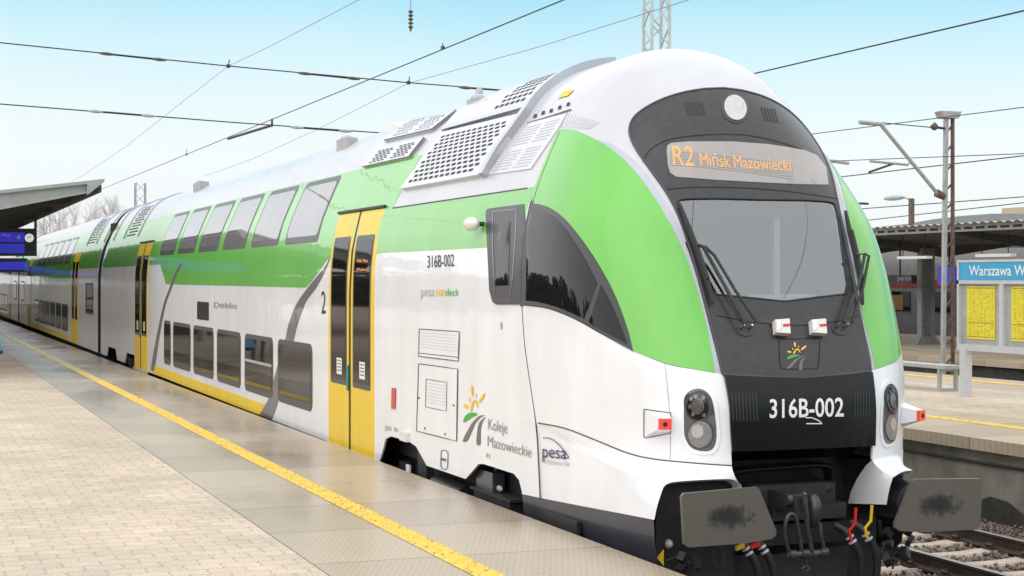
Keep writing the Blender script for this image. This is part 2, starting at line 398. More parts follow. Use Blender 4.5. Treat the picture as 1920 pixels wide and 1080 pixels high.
def text_px(name, s, p0, p1, up, m, parent, off=.012, cap=.70, bold=0):
    V, Fc = text_mesh(s, bold); p0 = np.array(p0, float); p1 = np.array(p1, float); up = np.array(up, float)
    P = p0 + V[:, :1] * (p1 - p0) + V[:, 1:2] / cap * up; U = uv(P)
    E = S(U[:, 0], U[:, 1]) + SN(U[:, 0], U[:, 1]) * off
    a = Fc[0]; nn = np.cross(E[a[1]] - E[a[0]], E[a[2]] - E[a[0]])
    if (nn * SN(U[:1, 0], U[:1, 1])[0]).sum() < 0: Fc = [f[::-1] for f in Fc]
    return mk(name, E, Fc, m, parent, 0)
def text_plane(name, s, o, right, upv, m, parent, cap=.70, bold=0):
    V, Fc = text_mesh(s, .012 if len(s) > 14 else 0); o = Vector(o); right = Vector(right); upv = Vector(upv)
    E = [o + right * float(v[0]) + upv * float(v[1] / cap) for v in V]; return mk(name, E, Fc, m, parent, 0)
def Spt(px, py, off=0.):
    U = uv([(px, py)]); return Vector(S(U[:, 0], U[:, 1])[0] + SN(U[:, 0], U[:, 1])[0] * off)
def Snrm(px, py):
    U = uv([(px, py)]); return Vector(SN(U[:, 0], U[:, 1])[0])
def mirX(p): return Vector((2 * XC - p[0], p[1], p[2]))
# ================================================================== TRAIN: driving car
CARL = 46.2
train = empty('train_car', (XC, 28, 0), 'white and green double-deck driving car with rounded grey-masked nose, nearest the camera', 'train car', 'cars of the double-deck train')
def gz(z): return math.sqrt(ZT - z)
# outlines on the nose
MASK_L = [(1355, 703), (1340, 640), (1322, 570), (1300, 490), (1275, 412), (1250, 362), (1217, 315), (1192, 278), (1181, 250), (1186, 226), (1205, 207), (1240, 188), (1280, 175), (1320, 168)]
def symm(pts, top=None, bot=None, k=5, drop=0):
    u = uv(spl(pts, k)); L_ = [tuple(p) for p in u]
    R_ = [(1 - a, b) for a, b in L_][::-1]; out = list(L_)
    if top is not None: out.append((.5, top))
    out += R_
    if bot is not None: out.append((.5, bot))
    # densify long hops
    res = []
    for i in range(len(out)):
        a = np.array(out[i]); b = np.array(out[(i + 1) % len(out)]); d = abs(b[0] - a[0]) / .02 + abs(b[1] - a[1]) / .06; n = max(1, int(d))
        for j in range(n): res.append(tuple(a + (b - a) * j / n))
    return res
MASK = MASK
apex = float(uv([(1352, 166.5)])[0][1]); mbot = float(uv([(1500, 711)])[0][1])
MASKU = symm(MASK_L, apex, mbot)
WS_L = [(1342, 553), (1331, 538), (1307, 470), (1284, 415), (1271, 384), (1273, 377), (1290, 374), (1340, 373)]
wtop = float(uv([(1420, 375)])[0][1]); wbot = float(uv([(1472, 566)])[0][1])
WSU = symm(WS_L, wtop, wbot)
# base shell
def grid_part(name, qs, gs, m, parent, cut=None):
    Q_, G_ = np.meshgrid(qs, gs); P = S(Q_.ravel(), G_.ravel()); nq = len(qs); fs = []; C = []
    for j in range(len(gs) - 1):
        for i in range(nq - 1):
            fs.append((j * nq + i, (j + 1) * nq + i, (j + 1) * nq + i + 1, j * nq + i + 1)); C.append(((qs[i] + qs[i + 1]) / 2, (gs[j] + gs[j + 1]) / 2))
    if cut is not None:
        k = inside(np.array(C), cut); fs = [f for f, kk in zip(fs, k) if not kk]
    return mk(name, P, fs, m, parent, 180)
qe = YO - CARL
qs_side = np.concatenate([np.linspace(qe, -1, 60)[:-1], np.linspace(-1, -.1, 10)[:-1], [-.1, -.04, 0]])
qr_side = 1 - qs_side[::-1]
qall = np.concatenate([qs_side, np.linspace(0, 1, 150)[1:], qr_side[1:]])
gtop = gz(3.08)
cutW = [((a - .5) * .97 + .5, (b - 1.35) * .985 + 1.35) for a, b in WSU]
shell = grid_part('body_shell', qall, np.concatenate([np.linspace(0, gtop, 70)]), SILV, train, cutW)
# side walls below the green band, and nose backing down to the seam
ql = qs_side; gs2 = np.linspace(gtop, gz(1.10), 22)
mbw = MB()
for qq in (ql, qr_side):
    Q_, G_ = np.meshgrid(qq, gs2); P = S(Q_.ravel(), G_.ravel()); n_ = len(qq)
    mbw.add(P, [(j * n_ + i, (j + 1) * n_ + i, (j + 1) * n_ + i + 1, j * n_ + i + 1) for j in range(len(gs2) - 1) for i in range(n_ - 1)])
mbw.build('side_wall', WHITE, train, 180)
shell2 = grid_part('nose_backing', np.linspace(0, 1, 150), np.linspace(gtop, gz(1.62), 30), BLACKG, train, cutW)
# rear end wall
sec = [tuple(p) for p in S(np.full(40, qe), np.linspace(0, gz(.72), 40))]; secr = [tuple(mirX(p)) for p in sec[::-1]]
MB().add(sec + secr[:-1], [tuple(range(len(sec) + len(secr) - 1))]).build('end_wall', UND2, train, 0)
# lower side panels with the bogie cut-outs
cut = [(1012, 938), (985, 927), (973, 900), (963, 888), (907, 870), (897, 870), (873, 898), (800, 873), (780, 837), (767, 828), (733, 818), (723, 823), (712, 863)]
cutYZ = [(float(YO - u[0]), float(ZT - u[1] ** 2)) for u in uv(cut)]
cutYZ[0] = (YO, .93)
base_z = .735
rear = []
for Yc in (39.8, 43.6):
    rear += [(Yc - 1.1, base_z), (Yc - .8, 1.0), (Yc + .8, 1.0), (Yc + 1.1, base_z)]
low = cutYZ[:-1] + [(cutYZ[-1][0], base_z)] + rear + [(CARL, base_z), (CARL, 1.10), (YO, 1.10)]
lowu = [YZ(*p) for p in dens([p for p in low], 3)]
for mir in (0, 1):
    pl = mirq(lowu) if mir else lowu
    patch('lower_panel', pl, .0, WHITE, train, .02, dq=.5)
# --- green areas
g_sideYZ = pxpoly([(990, 352), (737, 390), (757, 350), (791, 291)], k=6)
zt = ZT - float(uv([(640, 326)])[0][1]) ** 2
Yd = lambda x: (16545 / (x + 178) - 1.726) / .9387
top_back = [YZ(Y, zt) for Y in np.linspace(Yd(770) + .0, CARL - .05, 30)]
low_edge = [YZ(CARL - .05, 3.08)] + [YZ(Y, 3.08) for Y in np.linspace(45.5, 35.2, 12)] + [YZ(34.2, 2.67)] + [YZ(Y, 2.67) for Y in np.linspace(33, Yd(573), 8)] + [YZ(21.3, 2.75), YZ(20.9, 2.88), YZ(20.45, 3.05), YZ(20.38, 3.08)] + [YZ(Y, 3.08) for Y in np.linspace(20, YO + .01, 12)]
gz0 = [p for p in g_sideYZ]
# polygon: along the panel under the grille, back along the roof edge, forward along the white border
under = [tuple(p) for p in uv(dens([(990, 352.5), (737, 390.5)], 10, False))]; under[0] = (-.012, under[0][1])
up2 = [tuple(p) for p in uv([(748, 368), (760, 345), (776, 318), (792, 291)])]
gp = under + up2 + [t for t in top_back if t[0] < up2[-1][0] - .1] + low_edge
gp[-1] = (-.012, gtop)
patch('green_side_panel', gp, .004, GREEN, train, .004, dq=.45)
patch('green_side_panel', mirq(gp), .004, GREEN, train, .004, dq=.45)
XS0 = XC - 1.446
GC = [(988, 381), (989, 353), (1000, 313), (1020, 270), (1043, 246), (1070, 243), (1103, 255), (1150, 283), (1190, 322), (1230, 375), (1270, 446), (1300, 522), (1325, 612), (1341, 699)]
GB = [(1341, 699), (1300, 692), (1250, 682), (1188, 659)]
GW = [(1188, 659), (1176, 612), (1150, 545), (1110, 475), (1065, 416), (1030, 389), (1003, 382), (988, 382)]
gc = pxpoly(spl(GC[1:], 5)[:-1] + spl(GB, 5)[:-1] + spl(GW, 5)[:-1] , k=1)
gc = [(.0005, gc[0][1])] + [(max(a, .0005), b) for a, b in gc[1:-1]] + [(.0005, gc[-1][1])]
patch('green_nose_panel', gc, .006, GREEN, train, .006)
patch('green_nose_panel', mirq(gc), .006, GREEN, train, .006)
# --- silver band between the green and the mask
band = pxpoly(spl([(1341, 700), (1325, 612), (1300, 522), (1270, 446), (1230, 375), (1195, 327), (1160, 290), (1120, 262)], 5)[:-1] + spl([(1120, 262), (1150, 272), (1190, 301), (1217, 332), (1250, 384), (1275, 432), (1300, 500), (1322, 580), (1340, 650), (1357, 704)], 5), k=1)
patch('silver_band', band, .003, BAND, train, .003)
patch('silver_band', mirq(band), .003, BAND, train, .003)
# --- white lower nose
seamz = [(1010, 793), (1060, 803), (1120, 826), (1180, 850), (1230, 861), (1300, 868), (1372, 873)]
WL = spl([(985, 573), (1030, 580), (1080, 600), (1130, 628), (1188, 658), (1250, 683), (1300, 692.5), (1341, 699.5), (1359, 704)], 4)[:-1] + spl([(1359, 704), (1367, 760), (1372, 873)], 5)[:-1] + spl(seamz[::-1], 4)
WL[0] = (979, 572.5); wl = uv(WL); wl = [(max(0.0, a), b) for a, b in wl]; wl = [(0.0 if (i in (0, len(wl) - 1)) else a, b) for i, (a, b) in enumerate(wl)]
wl = [wl[0]] + wl[1:] + [(0.0, wl[-1][1] + (wl[0][1] - wl[-1][1]) * t) for t in (.25, .5, .75)]
patch('lower_nose_panel', wl, .003, WHITE, train, .02)
patch('lower_nose_panel', mirq(wl), .003, WHITE, train, .02)
# --- mask and windshield
patch('front_mask', MASKU, .010, MASK, train, .010, holes=[WSU], dg=.03)
rim = [((a - .5) * 1.012 + .5, b - .006 if b < 1.3 else b) for a, b in MASKU]
mbr = MB(); ii = [i for i in range(len(MASKU)) if MASKU[i][1] < 1.62]
wsh = patch('windshield', WSU, .004, WSG, train, 0, dg=.03)
# dark gasket at the mask edge
U = np.array(MASKU + [MASKU[0]]); n0 = int(len(MASKU)); P = S(U[:, 0], U[:, 1]) + SN(U[:, 0], U[:, 1]) * .008
MB().tube([tuple(p) for p in P], .011, 6, False).build('mask_gasket', FRAME, train)
U = np.array(WSU + [WSU[0]]); P = S(U[:, 0], U[:, 1]) + SN(U[:, 0], U[:, 1]) * .008
MB().tube([tuple(p) for p in P], .009, 6, False).build('windshield_gasket', RUB, train)
# moulding grooves on the mask
gr = []
for pts in ([(1205, 305), (1222, 280), (1260, 262), (1330, 254), (1400, 255), (1460, 268), (1505, 285), (1525, 315)], [(1250, 357), (1300, 353), (1400, 354), (1490, 362), (1570, 374)],
            [(1341, 592), (1400, 604), (1470, 611)], [(1440, 612), (1500, 611), (1560, 605), (1612, 592)], [(1452, 634), (1476, 637), (1540, 635)],
            [(1459, 637), (1462, 685), (1470, 692), (1524, 692), (1533, 686), (1536, 640)]):
    gr.append(line_px(pts, 1.8, 5, len(pts) > 3))
patches('mask_groove', gr[:-1], .0125, BLACKG, train, 0)
patches('emblem_frame', gr[-1:], .0125, BLACKG, train, 0)
# ventilation bars either side of the top headlamp
bars = []
for k in range(6): x = 1284 + k * 6; bars.append(line_px([(x, 193), (x + 7, 217)], 3.2, 3, False))
for k in range(5): x = 1426 + k * 6; bars.append(line_px([(x, 202 + k), (x + 8, 228 + k)], 3.0, 3, False))
patches('mask_vent', bars[:6], .013, PBLK, train, 0); patches('mask_vent', bars[6:], .013, PBLK, train, 0)
# top headlamp
def disc_px(cx, cy, a, b, rot=0, n=28):
    t = np.linspace(0, 2 * np.pi, n, endpoint=False); x = a * np.cos(t); y = b * np.sin(t); r = math.radians(rot)
    return list(map(tuple, uv(np.stack([cx + x * math.cos(r) - y * math.sin(r), cy + x * math.sin(r) + y * math.cos(r)], -1))))
LAMPG = mat('lamp_reflector', (.55, .55, .54), .25, .5, .5, noise=(30, .2)); HLD = mat('lamp_bowl_dark', (.035, .035, .038), .12, .6, 1, noise=(60, .5)); HLD2 = mat('lamp_facets', (.20, .20, .20), .2, .8, 1, noise=(90, .6)); LAMPD = mat('lamp_bowl_grey', (.26, .26, .26), .3, .5, 1, noise=(40, .25)); HLG = mat('headlamp_cover', (.09, .09, .1), .08, 0, 1, noise=(6, .3))
patch('lamp_rim', disc_px(1377, 205, 25, 28, -25), .016, FRAME, train, .01, dq=.01, dg=.03)
tl = patch('top_headlight', disc_px(1377, 205, 20, 24, -25), .026, LAMPG, train, .01, dq=.01, dg=.03)
# destination display
dpts = [(1250, 285), (1251, 275), (1258, 270), (1290, 267), (1373, 267), (1440, 272), (1507, 283), (1530, 293), (1547, 315), (1552, 348), (1500, 347), (1413, 343), (1330, 338), (1267, 333), (1256, 325), (1252, 310)]
dp = patch('destination_display', pxpoly(dpts, k=3), .014, DISP, train, .004, dg=.03)
text_px('display_text', 'R2', (1262, 311), (1301, 313), (-2, -36), AMBER, dp, .0165)
text_px('display_text', 'Mińsk Mazowiecki', (1313, 312), (1482, 323), (-3, -23), AMBER, dp, .0165)
patches('scan_line', [line_px([(1256, 274 + k * 4.2), (1300, 276 + k * 4.2), (1400, 287 + k * 4.2), (1486, 300 + k * 4.2)], 1.1, 4) for k in range(3, 10)], .0175, DISP, dp, 0)
# --- black number panel
PB_L = [(1371, 846), (1368, 800), (1366, 760), (1358, 712), (1356, 706)]
pbt = mbot; pbb = float(uv([(1484, 842)])[0][1])
PBU = symm(PB_L, pbt, pbb)
pan = patch('number_panel', PBU, .035, BLACKG, train, .04)
text_px('number_text', '316B-002', (1439, 783), (1577, 780), (0, -33), PWH, pan, .037, bold=.013)
patches('panel_vent', [line_px([(1370 + k * 6.3, 738), (1373 + k * 6.3, 789)], 3, 3, False) for k in range(8)], .036, PBLK, pan, 0)
patches('panel_vent', [line_px([(1598 + k * 5.2, 738 - k), (1598 + k * 5.2, 783 - k)], 2.4, 3, False) for k in range(6)], .036, PBLK, pan, 0)
patches('maker_badge', [line_px([(1506, 783), (1518, 783), (1530, 788), (1537, 794), (1507, 794)], 2, 4, False)], .037, PWH, pan, 0)
# --- emblem (sun, leaf, road): drawn in the side emblem's own frame
def emblem(T, off, par, road):
    def el(cx, cy, a, b, rot):
        t = np.linspace(0, 2 * np.pi, 16, endpoint=False); r = math.radians(rot); x = a * np.cos(t); y = b * np.sin(t)
        return np.stack([cx + x * math.cos(r) - y * math.sin(r), cy + x * math.sin(r) + y * math.cos(r)], -1)
    U_ = lambda P: list(map(tuple, uv(np.array([T(*p) for p in P]))))
    sun = [el(858, 158, 6, 33, -4), el(913, 198, 8, 32, 32), el(823, 246, 15, 10, 35), el(844, 210, 3, 14, -12), el(881, 184, 3, 13, 8)]
    arch = spl([(846, 268), (858, 225), (872, 206), (886, 222), (893, 262), (884, 240), (872, 222), (864, 236), (855, 270)], 4, True)
    lf = spl([(809, 335), (816, 305), (840, 284), (870, 281), (889, 291), (860, 305), (835, 322)], 5, True)
    r1 = spl([(806, 437), (850, 352), (880, 315), (905, 297), (930, 297), (905, 308), (876, 340), (856, 385), (830, 438)], 4, True)
    r2 = spl([(883, 455), (888, 380), (900, 335), (935, 305), (915, 335), (905, 380), (904, 457)], 4, True)
    patches('emblem_sun', [U_(p) for p in sun] + [U_(arch)], off, PYEL, par, 0); patches('emblem_leaf', [U_(lf)], off, PGRN, par, 0)
    patches('emblem_road', [U_(r1), U_(r2)], off, road, par, 0)
emblem(lambda x, y: (600 + x / 3, 680 + y / 3), .006, train, PGREY)
emblem(lambda x, y: (1474 + (x - 808) / 127 * 38, 642 + (y - 125) / 333 * 52), .0135, train, PGREY)
# --- cab side window and the plate behind the seam
sw = spl([(989, 383), (1003, 382.5), (1030, 389.5), (1065, 416.5), (1110, 476), (1150, 546), (1176, 613), (1188, 659)], 5)[:-1] + spl([(1188, 659), (1150, 638), (1100, 608), (1050, 584), (1010, 574), (979, 572)], 5)
swu = pxpoly(sw, k=1); swu = [(.0006, swu[0][1])] + [(max(a, .0006), b) for a, b in swu[1:-1]] + [(.0006, swu[-1][1])]
g1 = spl([(994, 390), (1010, 392), (1032, 402), (1062, 430), (1096, 482), (1122, 532)], 4)[:-1] + [(1122, 532), (1108, 570), (1097, 598)] + spl([(1094, 596), (1050, 577), (1010, 566), (988, 564)], 4)
g2 = spl([(1128, 534), (1150, 575), (1168, 620), (1178, 646)], 4)[:-1] + spl([(1178, 646), (1150, 630), (1106, 606)], 4)[:-1] + [(1106, 604), (1117, 572)]
for mir in (0, 1):
    w = patch('side_window', mirq(swu) if mir else swu, .010, FRAME, train, .01)
    for gg_ in (g1, g2):
        gu = pxpoly(gg_, k=1); gu = [(max(a, .0018), b) for a, b in gu]
        patch('pane', mirq(gu) if mir else gu, .013, GLASS, w, .002)
pf = pxpoly([(921, 391), (984, 383), (979, 571), (932, 571), (925, 566), (919, 545), (912, 400), (914, 393)], k=4); pf = [(-.012 if a > -.12 else a, b) for a, b in pf]
plate = patch('window_plate', pf, .010, FRAME, train, .01, dq=.1)
pi_ = pxpoly(spl([(930, 396), (963, 393), (969, 398), (965, 480), (958, 560), (950, 563), (934, 561), (928, 545), (926, 470), (926, 402)], 3, True), k=1)
patches('inner_frame', [line_px([(929, 397), (963, 394), (970, 400), (966, 480), (959, 556), (954, 562), (937, 562), (930, 556), (926, 470), (926, 402), (929, 397)], 2, 3)], .0125, CHAR, plate, 0)
patch('pane', pxpoly([(937, 418), (959, 416), (955, 535), (931, 536)], k=3), .014, GLASS, plate, .002, dq=.1)
for nm_, g0_, g1_, mm_ in (('window_filler', 1.172, 1.512, FRAME), ('panel_filler', .87, 1.172, GREEN)):
    qf = np.array([-.03, -.02, -.01, 0, .002, .004, .008]); gf = np.linspace(g0_, g1_, 16); Q_, G_ = np.meshgrid(qf, gf); Q_ = Q_.ravel(); G_ = G_.ravel(); nf_ = SN(Q_, G_)
    mk(nm_, S(Q_, G_) + nf_ * .009, [(j * 7 + i, (j + 1) * 7 + i, (j + 1) * 7 + i + 1, j * 7 + i + 1) for j in range(15) for i in range(6)], mm_, train, 180)
# camera pod
c0 = Spt(907, 420); mb = MB().ell(c0 + Vector((-.10, .06, .0)), (.06, .17, .066), 10); pod = mb.build('camera_pod', WPL, train, 180)
MB().tube([c0 + Vector((-.08, .03, 0)), c0 + Vector((.02, -.02, 0))], .022, 10).build('pod_arm', UND, pod)
# --- seams on the side
MB().tube([Vector(S(np.array([-.004]), np.array([g]))[0]) + Vector((-.006, 0, 0)) for g in np.linspace(1.16, 1.50, 12)], .006, 6).build('body_seam', LINE, train)
MB().tube([Spt(*p, .002) for p in spl([(979.5, 573), (984, 640), (992, 700), (1001, 760), (1005, 790)], 3)] + [onX(1008, 830, XS0), onX(1011, 890, XS0), onX(1013, 937, XS0)], .006, 6).build('body_seam', LINE, train)
patches('body_seam', [line_px(seamz, 2.2, 4)], .007, LINE, train, 0)
patches('body_seam', [line_px([(737, 390.5), (990, 353)], 2.2, 8, False)], .007, LINE, train, 0, dq=.2)
patches('body_seam', [line_px([(1247, 682), (1253, 740), (1257, 800), (1257, 861)], 1.3, 5)], .006, LGREY, train, 0)
# --- passenger doors
def door(Ya, Yb, lbl=None):
    zs, zt_ = .745, 3.59; mid = (Ya + Yb) / 2; w_ = Yb - Ya
    for k, (a, b) in enumerate(((Ya, mid - .012), (mid + .012, Yb))):
        d = patch('door', rect(a, b, zs, zt_), .007, YEL, train, .01, dq=.15)
        ga = a + .19; gb = b - .17
        fr = patch('door_window', rect(ga - .05, gb + .05, 1.50, 3.30, .05), .010, FRAME, d, .004, dq=.15)
        patch('pane', rect(ga, gb, 1.56, 3.24, .03), .013, DOORGL, fr, .004, dq=.15)
        patch('notice_sticker', rect(ga + .17, ga + .42, 1.62, 1.82), .0145, PWH, fr, 0, dq=.1)
        patches('notice_text', [rect(ga + .2, ga + .39, z, z + .015) for z in (1.66, 1.70, 1.74, 1.78)], .0155, PGREY, fr, 0, dq=.1)
        if k == 0 and Ya < 25:
            for zz, t_ in ((2.98, 'Miń Maz'), (2.88, 'Wschod')):
                a0 = project(S(*YZ(gb - .12, zz))[None])[0]; a1 = project(S(*YZ(ga + .10, zz))[None])[0]; text_px('door_display_text', t_, a0, a1, (0, -6), AMBER, fr, .0150)
    patch('door_seal', rect(mid - .03, mid + .03, zs, zt_), .014, RUB, train, .008, dq=.1)
    patch('door_gutter', rect(Ya, Yb + .03, zt_ + .008, zt_ + .035), .03, UND, train, .03, dq=.15)
    patch('door_sill', rect(Ya - .05, Yb + .05, .68, .735), .03, ALU, train, .03, dq=.15)
    h = patch('door_handle', rect(mid + .02, mid + .09, 1.45, 1.75), .03, mat('handle_teal', (.02, .25, .2), .4, noise=(9, .1)), train, .02, dq=.1)
D1 = (18.19, 20.33); D2 = (36.9, 39.1)
door(*D1); door(*D2)
# --- windows
for k in range(6):
    Ya = 21.15 + 2.46 * k; Yb = Ya + 2.0
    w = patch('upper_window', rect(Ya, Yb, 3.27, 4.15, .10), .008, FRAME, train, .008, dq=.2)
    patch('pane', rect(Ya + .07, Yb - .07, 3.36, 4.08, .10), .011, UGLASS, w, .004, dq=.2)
for k in range(6):
    Ya = 21.23 + 2.46 * k; Yb = Ya + (2.12 if k < 5 else .9)
    w = patch('lower_window', rect(Ya, Yb, 1.04, 1.93, .14), .008, FRAME, train, .008, dq=.2)
    patch('pane', rect(Ya + .07, Yb - .07, 1.14, 1.86, .10), .011, GLASS, w, .004, dq=.2)
    if k == 1: patch('window_bar', rect(Ya + .07, Yb - .07, 1.50, 1.54), .014, LSTEEL, w, .003, dq=.2)
# --- grey swooshes, yellow skirt
st1 = spl([(613, 496), (597, 516), (574, 544), (555, 573), (542, 607), (535, 638), (525, 670), (514, 711), (504, 747), (487, 778)], 4)
st1r = spl([(510, 787), (521, 756), (528, 722), (537, 690), (545, 665), (551, 638), (559, 605), (574, 566), (593, 540), (608, 512), (622, 478)], 4)
u_ = [tuple(p) for p in uv(st1 + st1r)]
u_ = [(min(a, -(D1[1] - YO) - .03), b) for a, b in u_]
patch('grey_swoosh', u_, .006, CHAR, train, .004, dq=.2)
st2 = [(338, 494), (329, 511), (318, 540), (307, 570), (297, 615), (289, 655), (283, 694)]; st2r = [(289, 696), (295, 660), (302, 615), (311, 572), (322, 541), (333, 513), (342, 496)]
patch('grey_swoosh', [tuple(p) for p in uv(spl(st2, 4) + spl(st2r, 4))], .006, CHAR, train, .004, dq=.4)
ys0 = YO - float(uv([(498, 757)])[0][0]); ys1 = YO - float(uv([(287, 691)])[0][0]); ys0b = YO - float(uv([(487, 777)])[0][0])
patch('yellow_skirt', [YZ(*p) for p in dens([(ys0, .925), (ys0b, .74), (ys1 + .1, .74), (ys1, .925)], 12)], .005, YEL, train, .004, dq=.4)
# --- writing on the side
text_px('side_number', '316B-002', (802, 502), (852, 499), (0, -23), PBLK, train, .006)
text_px('brand_text', 'pesa', (790, 556), (815, 555.5), (0, -19), LGREY, train, .006)
text_px('brand_text', 'sun', (817, 555.5), (836, 555), (0, -19), PYEL, train, .006); text_px('brand_text', 'deck', (837, 555), (861, 554.5), (0, -15), PGRN, train, .006, cap=.75)
text_px('class_number', '2', (603, 588), (611, 588), (0, -43), PBLK, train, .006); text_px('class_number', '1', (939, 617), (942, 617.5), (0, -14), LGREY, train, .006)
text_px('operator_text', 'Koleje', (916, 805), (952, 813), (0, -21), TGREY, train, .006)
text_px('operator_text', 'Mazowieckie', (915, 836), (997, 858), (0, -20), TGREY, train, .006)
text_px('small_text', 'P1', (913, 859), (919, 860), (0, -9), PGREY, train, .006)
ptx = text_px('maker_text', 'pesa', (1018, 857), (1062, 861), (0, -24), PBLU, train, .006)
patches('maker_arc', [line_px([(1019, 821), (1032, 822), (1045, 830), (1056, 842), (1067, 858), (1059, 857)], 1.6, 4)], .006, PBLU, train, 0)
text_px('maker_text', 'Bydgoszcz SA', (1017, 866), (1069, 875), (0, -8), LGREY, train, .006)
text_px('small_text', '250 kN', (722, 807), (734, 808), (0, -9), PGREY, train, .006); text_px('small_text', '80 t', (740, 809), (747, 810), (0, -8), PGREY, train, .006)
patch('emergency_panel', pxpoly([(736, 727), (743, 728), (742, 767), (735, 766)], k=2), .012, REDM, train, .006, dq=.1)
text_px('route_text', 'Dęblin', (402, 577), (444, 579), (0, -11), PGREY, train, .006)
sd = patch('side_display', rect(29.1, 30.3, 2.05, 2.37), .010, BLACKG, train, .006, dq=.3)
# --- hatches
def hatch(name, pts, w=1.7, par=None): return patches(name, [line_px(pts + [pts[0]], w, 3, False)], .0065, LINE, par or train, 0, dq=.08)
patches('service_hatch', [pxpoly([(787, 617), (862, 622), (860, 677), (786, 668)], k=3)], .005, WHITE, train, .004, dq=.1)
hatch('hatch_seam', [(787, 617), (862, 622), (860, 677), (786, 668)]); patches('hatch_seam', [line_px([(787, 662), (860, 670)], 1.4, 3, False)], .0065, LINE, train, 0, dq=.1)
patches('service_hatch', [pxpoly([(786, 682), (859, 692), (857, 827), (782, 808)], k=3)], .005, WHITE, train, .004, dq=.1)
hatch('hatch_seam', [(786, 682), (859, 692), (857, 827), (782, 808)]); hatch('hatch_seam', [(800, 711), (839, 717), (838, 771), (799, 763)], 1.3)
for x, y in ((787, 746), (852, 760), (798, 803), (836, 814)): patch('hatch_lock', disc_px(x, y, 1.6, 2, 0, 10), .009, FRAME, train, .003, dq=.05)
patches('louvre', [line_px([(790 + 0 * k, 624 + k * 5.4), (857, 629 + k * 5.9)], .8, 3, False) for k in range(6)], .006, LGREY, train, 0, dq=.1)
patches('louvre', [line_px([(802, 718 + k * 6), (837, 724 + k * 6.1)], .8, 3, False) for k in range(7)], .006, LGREY, train, 0, dq=.1)
hatch('hatch_seam', [(829, 844), (838, 845), (841, 850), (840, 875), (837, 881), (830, 879), (827, 873), (828, 848)], 1.2)
patch('filler_handle', pxpoly([(829, 859), (837, 861), (837, 864), (829, 862)], k=2), .012, PBLK, train, .006, dq=.05)
# --- roof: grilles, panels, seams
def bil(c4, u, v):
    a, b, c, d = [np.array(p, float) for p in c4]; return (a * (1 - u) + b * u) * (1 - v) + (d * (1 - u) + c * u) * v
def slots(c4, nu, nv, fu, fv, off, m, name, par, stag=True, m0=.04):
    Q4 = uv(c4); mb = MB()
    for j in range(nv):
        sh = .5 if (stag and j % 2) else 0
        for i in range(nu):
            u0 = m0 + (i + sh) / (nu + .5) * (1 - 2 * m0); v0 = m0 + j / nv * (1 - 2 * m0)
            u1 = u0 + fu / (nu + .5) * (1 - 2 * m0); v1 = v0 + fv / nv * (1 - 2 * m0)
            P = np.array([bil(Q4, u0, v0), bil(Q4, u1, v0), bil(Q4, u1, v1), bil(Q4, u0, v1)]); E = S(P[:, 0], P[:, 1]) + SN(P[:, 0], P[:, 1]) * off
            f = (0, 1, 2, 3)
            if (np.cross(E[1] - E[0], E[2] - E[0]) * SN(P[:1, 0], P[:1, 1])[0]).sum() < 0: f = f[::-1]
            mb.add(E, [f])
    return mb.build(name, m, par, 0)
gq = [(757, 357), (911, 330), (990, 216), (835, 252)]
GP = paint('grille_silver_paint', (.60, .62, .66), .3)
HOLE = mat('grille_dark', (.03, .03, .032), .7, noise=(9, .3))
gp1 = patch('roof_grille', pxpoly(gq, k=5), .05, GP, train, .05, dq=.2)
slots(gq, 12, 11, .66, .52, .052, HOLE, 'slots', gp1, m0=.075)
gp2q = [(913, 329), (997, 317), (1068, 212), (993, 232)]
gp2 = patch('perforated_panel', [(min(a, -.02), b) for a, b in pxpoly(gp2q, k=4)], .012, GP, train, .012, dq=.15)
for (u0, u1, v0, v1) in ((.08, .46, .06, .46), (.54, .92, .06, .46), (.08, .46, .54, .94), (.54, .92, .54, .94)):
    Q4 = [tuple(bil(gp2q, a, b)) for a, b in ((u0, v0), (u1, v0), (u1, v1), (u0, v1))]
    slots(Q4, 9, 7, .5, .4, .0135, LGREY, 'perforation', gp2, m0=.0)
bul = [(835, 250), (990, 213), (1012, 182), (1040, 158), (1020, 160), (935, 178), (893, 196), (860, 222)]
bq = uv([(835, 250), (990, 213)]); gA, gB = .10, None
def qg_quad(q0, q1, ga, gb, n=12):
    return [(q0 + (q1 - q0) * i / n, ga) for i in range(n)] + [(q1, ga + (gb - ga) * i / n) for i in range(n)] + [(q1 + (q0 - q1) * i / n, gb) for i in range(n)] + [(q0, gb + (ga - gb) * i / n) for i in range(n)]
qa, ga_ = bq[0]; qb, gb_ = bq[1]
gm_ = (ga_ + gb_) / 2 - .01
rb = patch('roof_bulge', qg_quad(qa, qb, gm_, .05), .06, SILV, train, .06, dq=.3)
patch('bulge_lip', qg_quad(qa, qb, gm_ + .0, gm_ - .035), .068, BAND, train, .05, dq=.3)
u4 = (qb - qa)
s4 = [tuple(project(S(qa + u4 * t, g)[None] + SN(np.array([qa]), np.array([g])) * .06)[0]) for t, g in ((.62, gm_ - .05), (.985, gm_ - .05), (.985, gm_ - .36), (.62, gm_ - .36))]
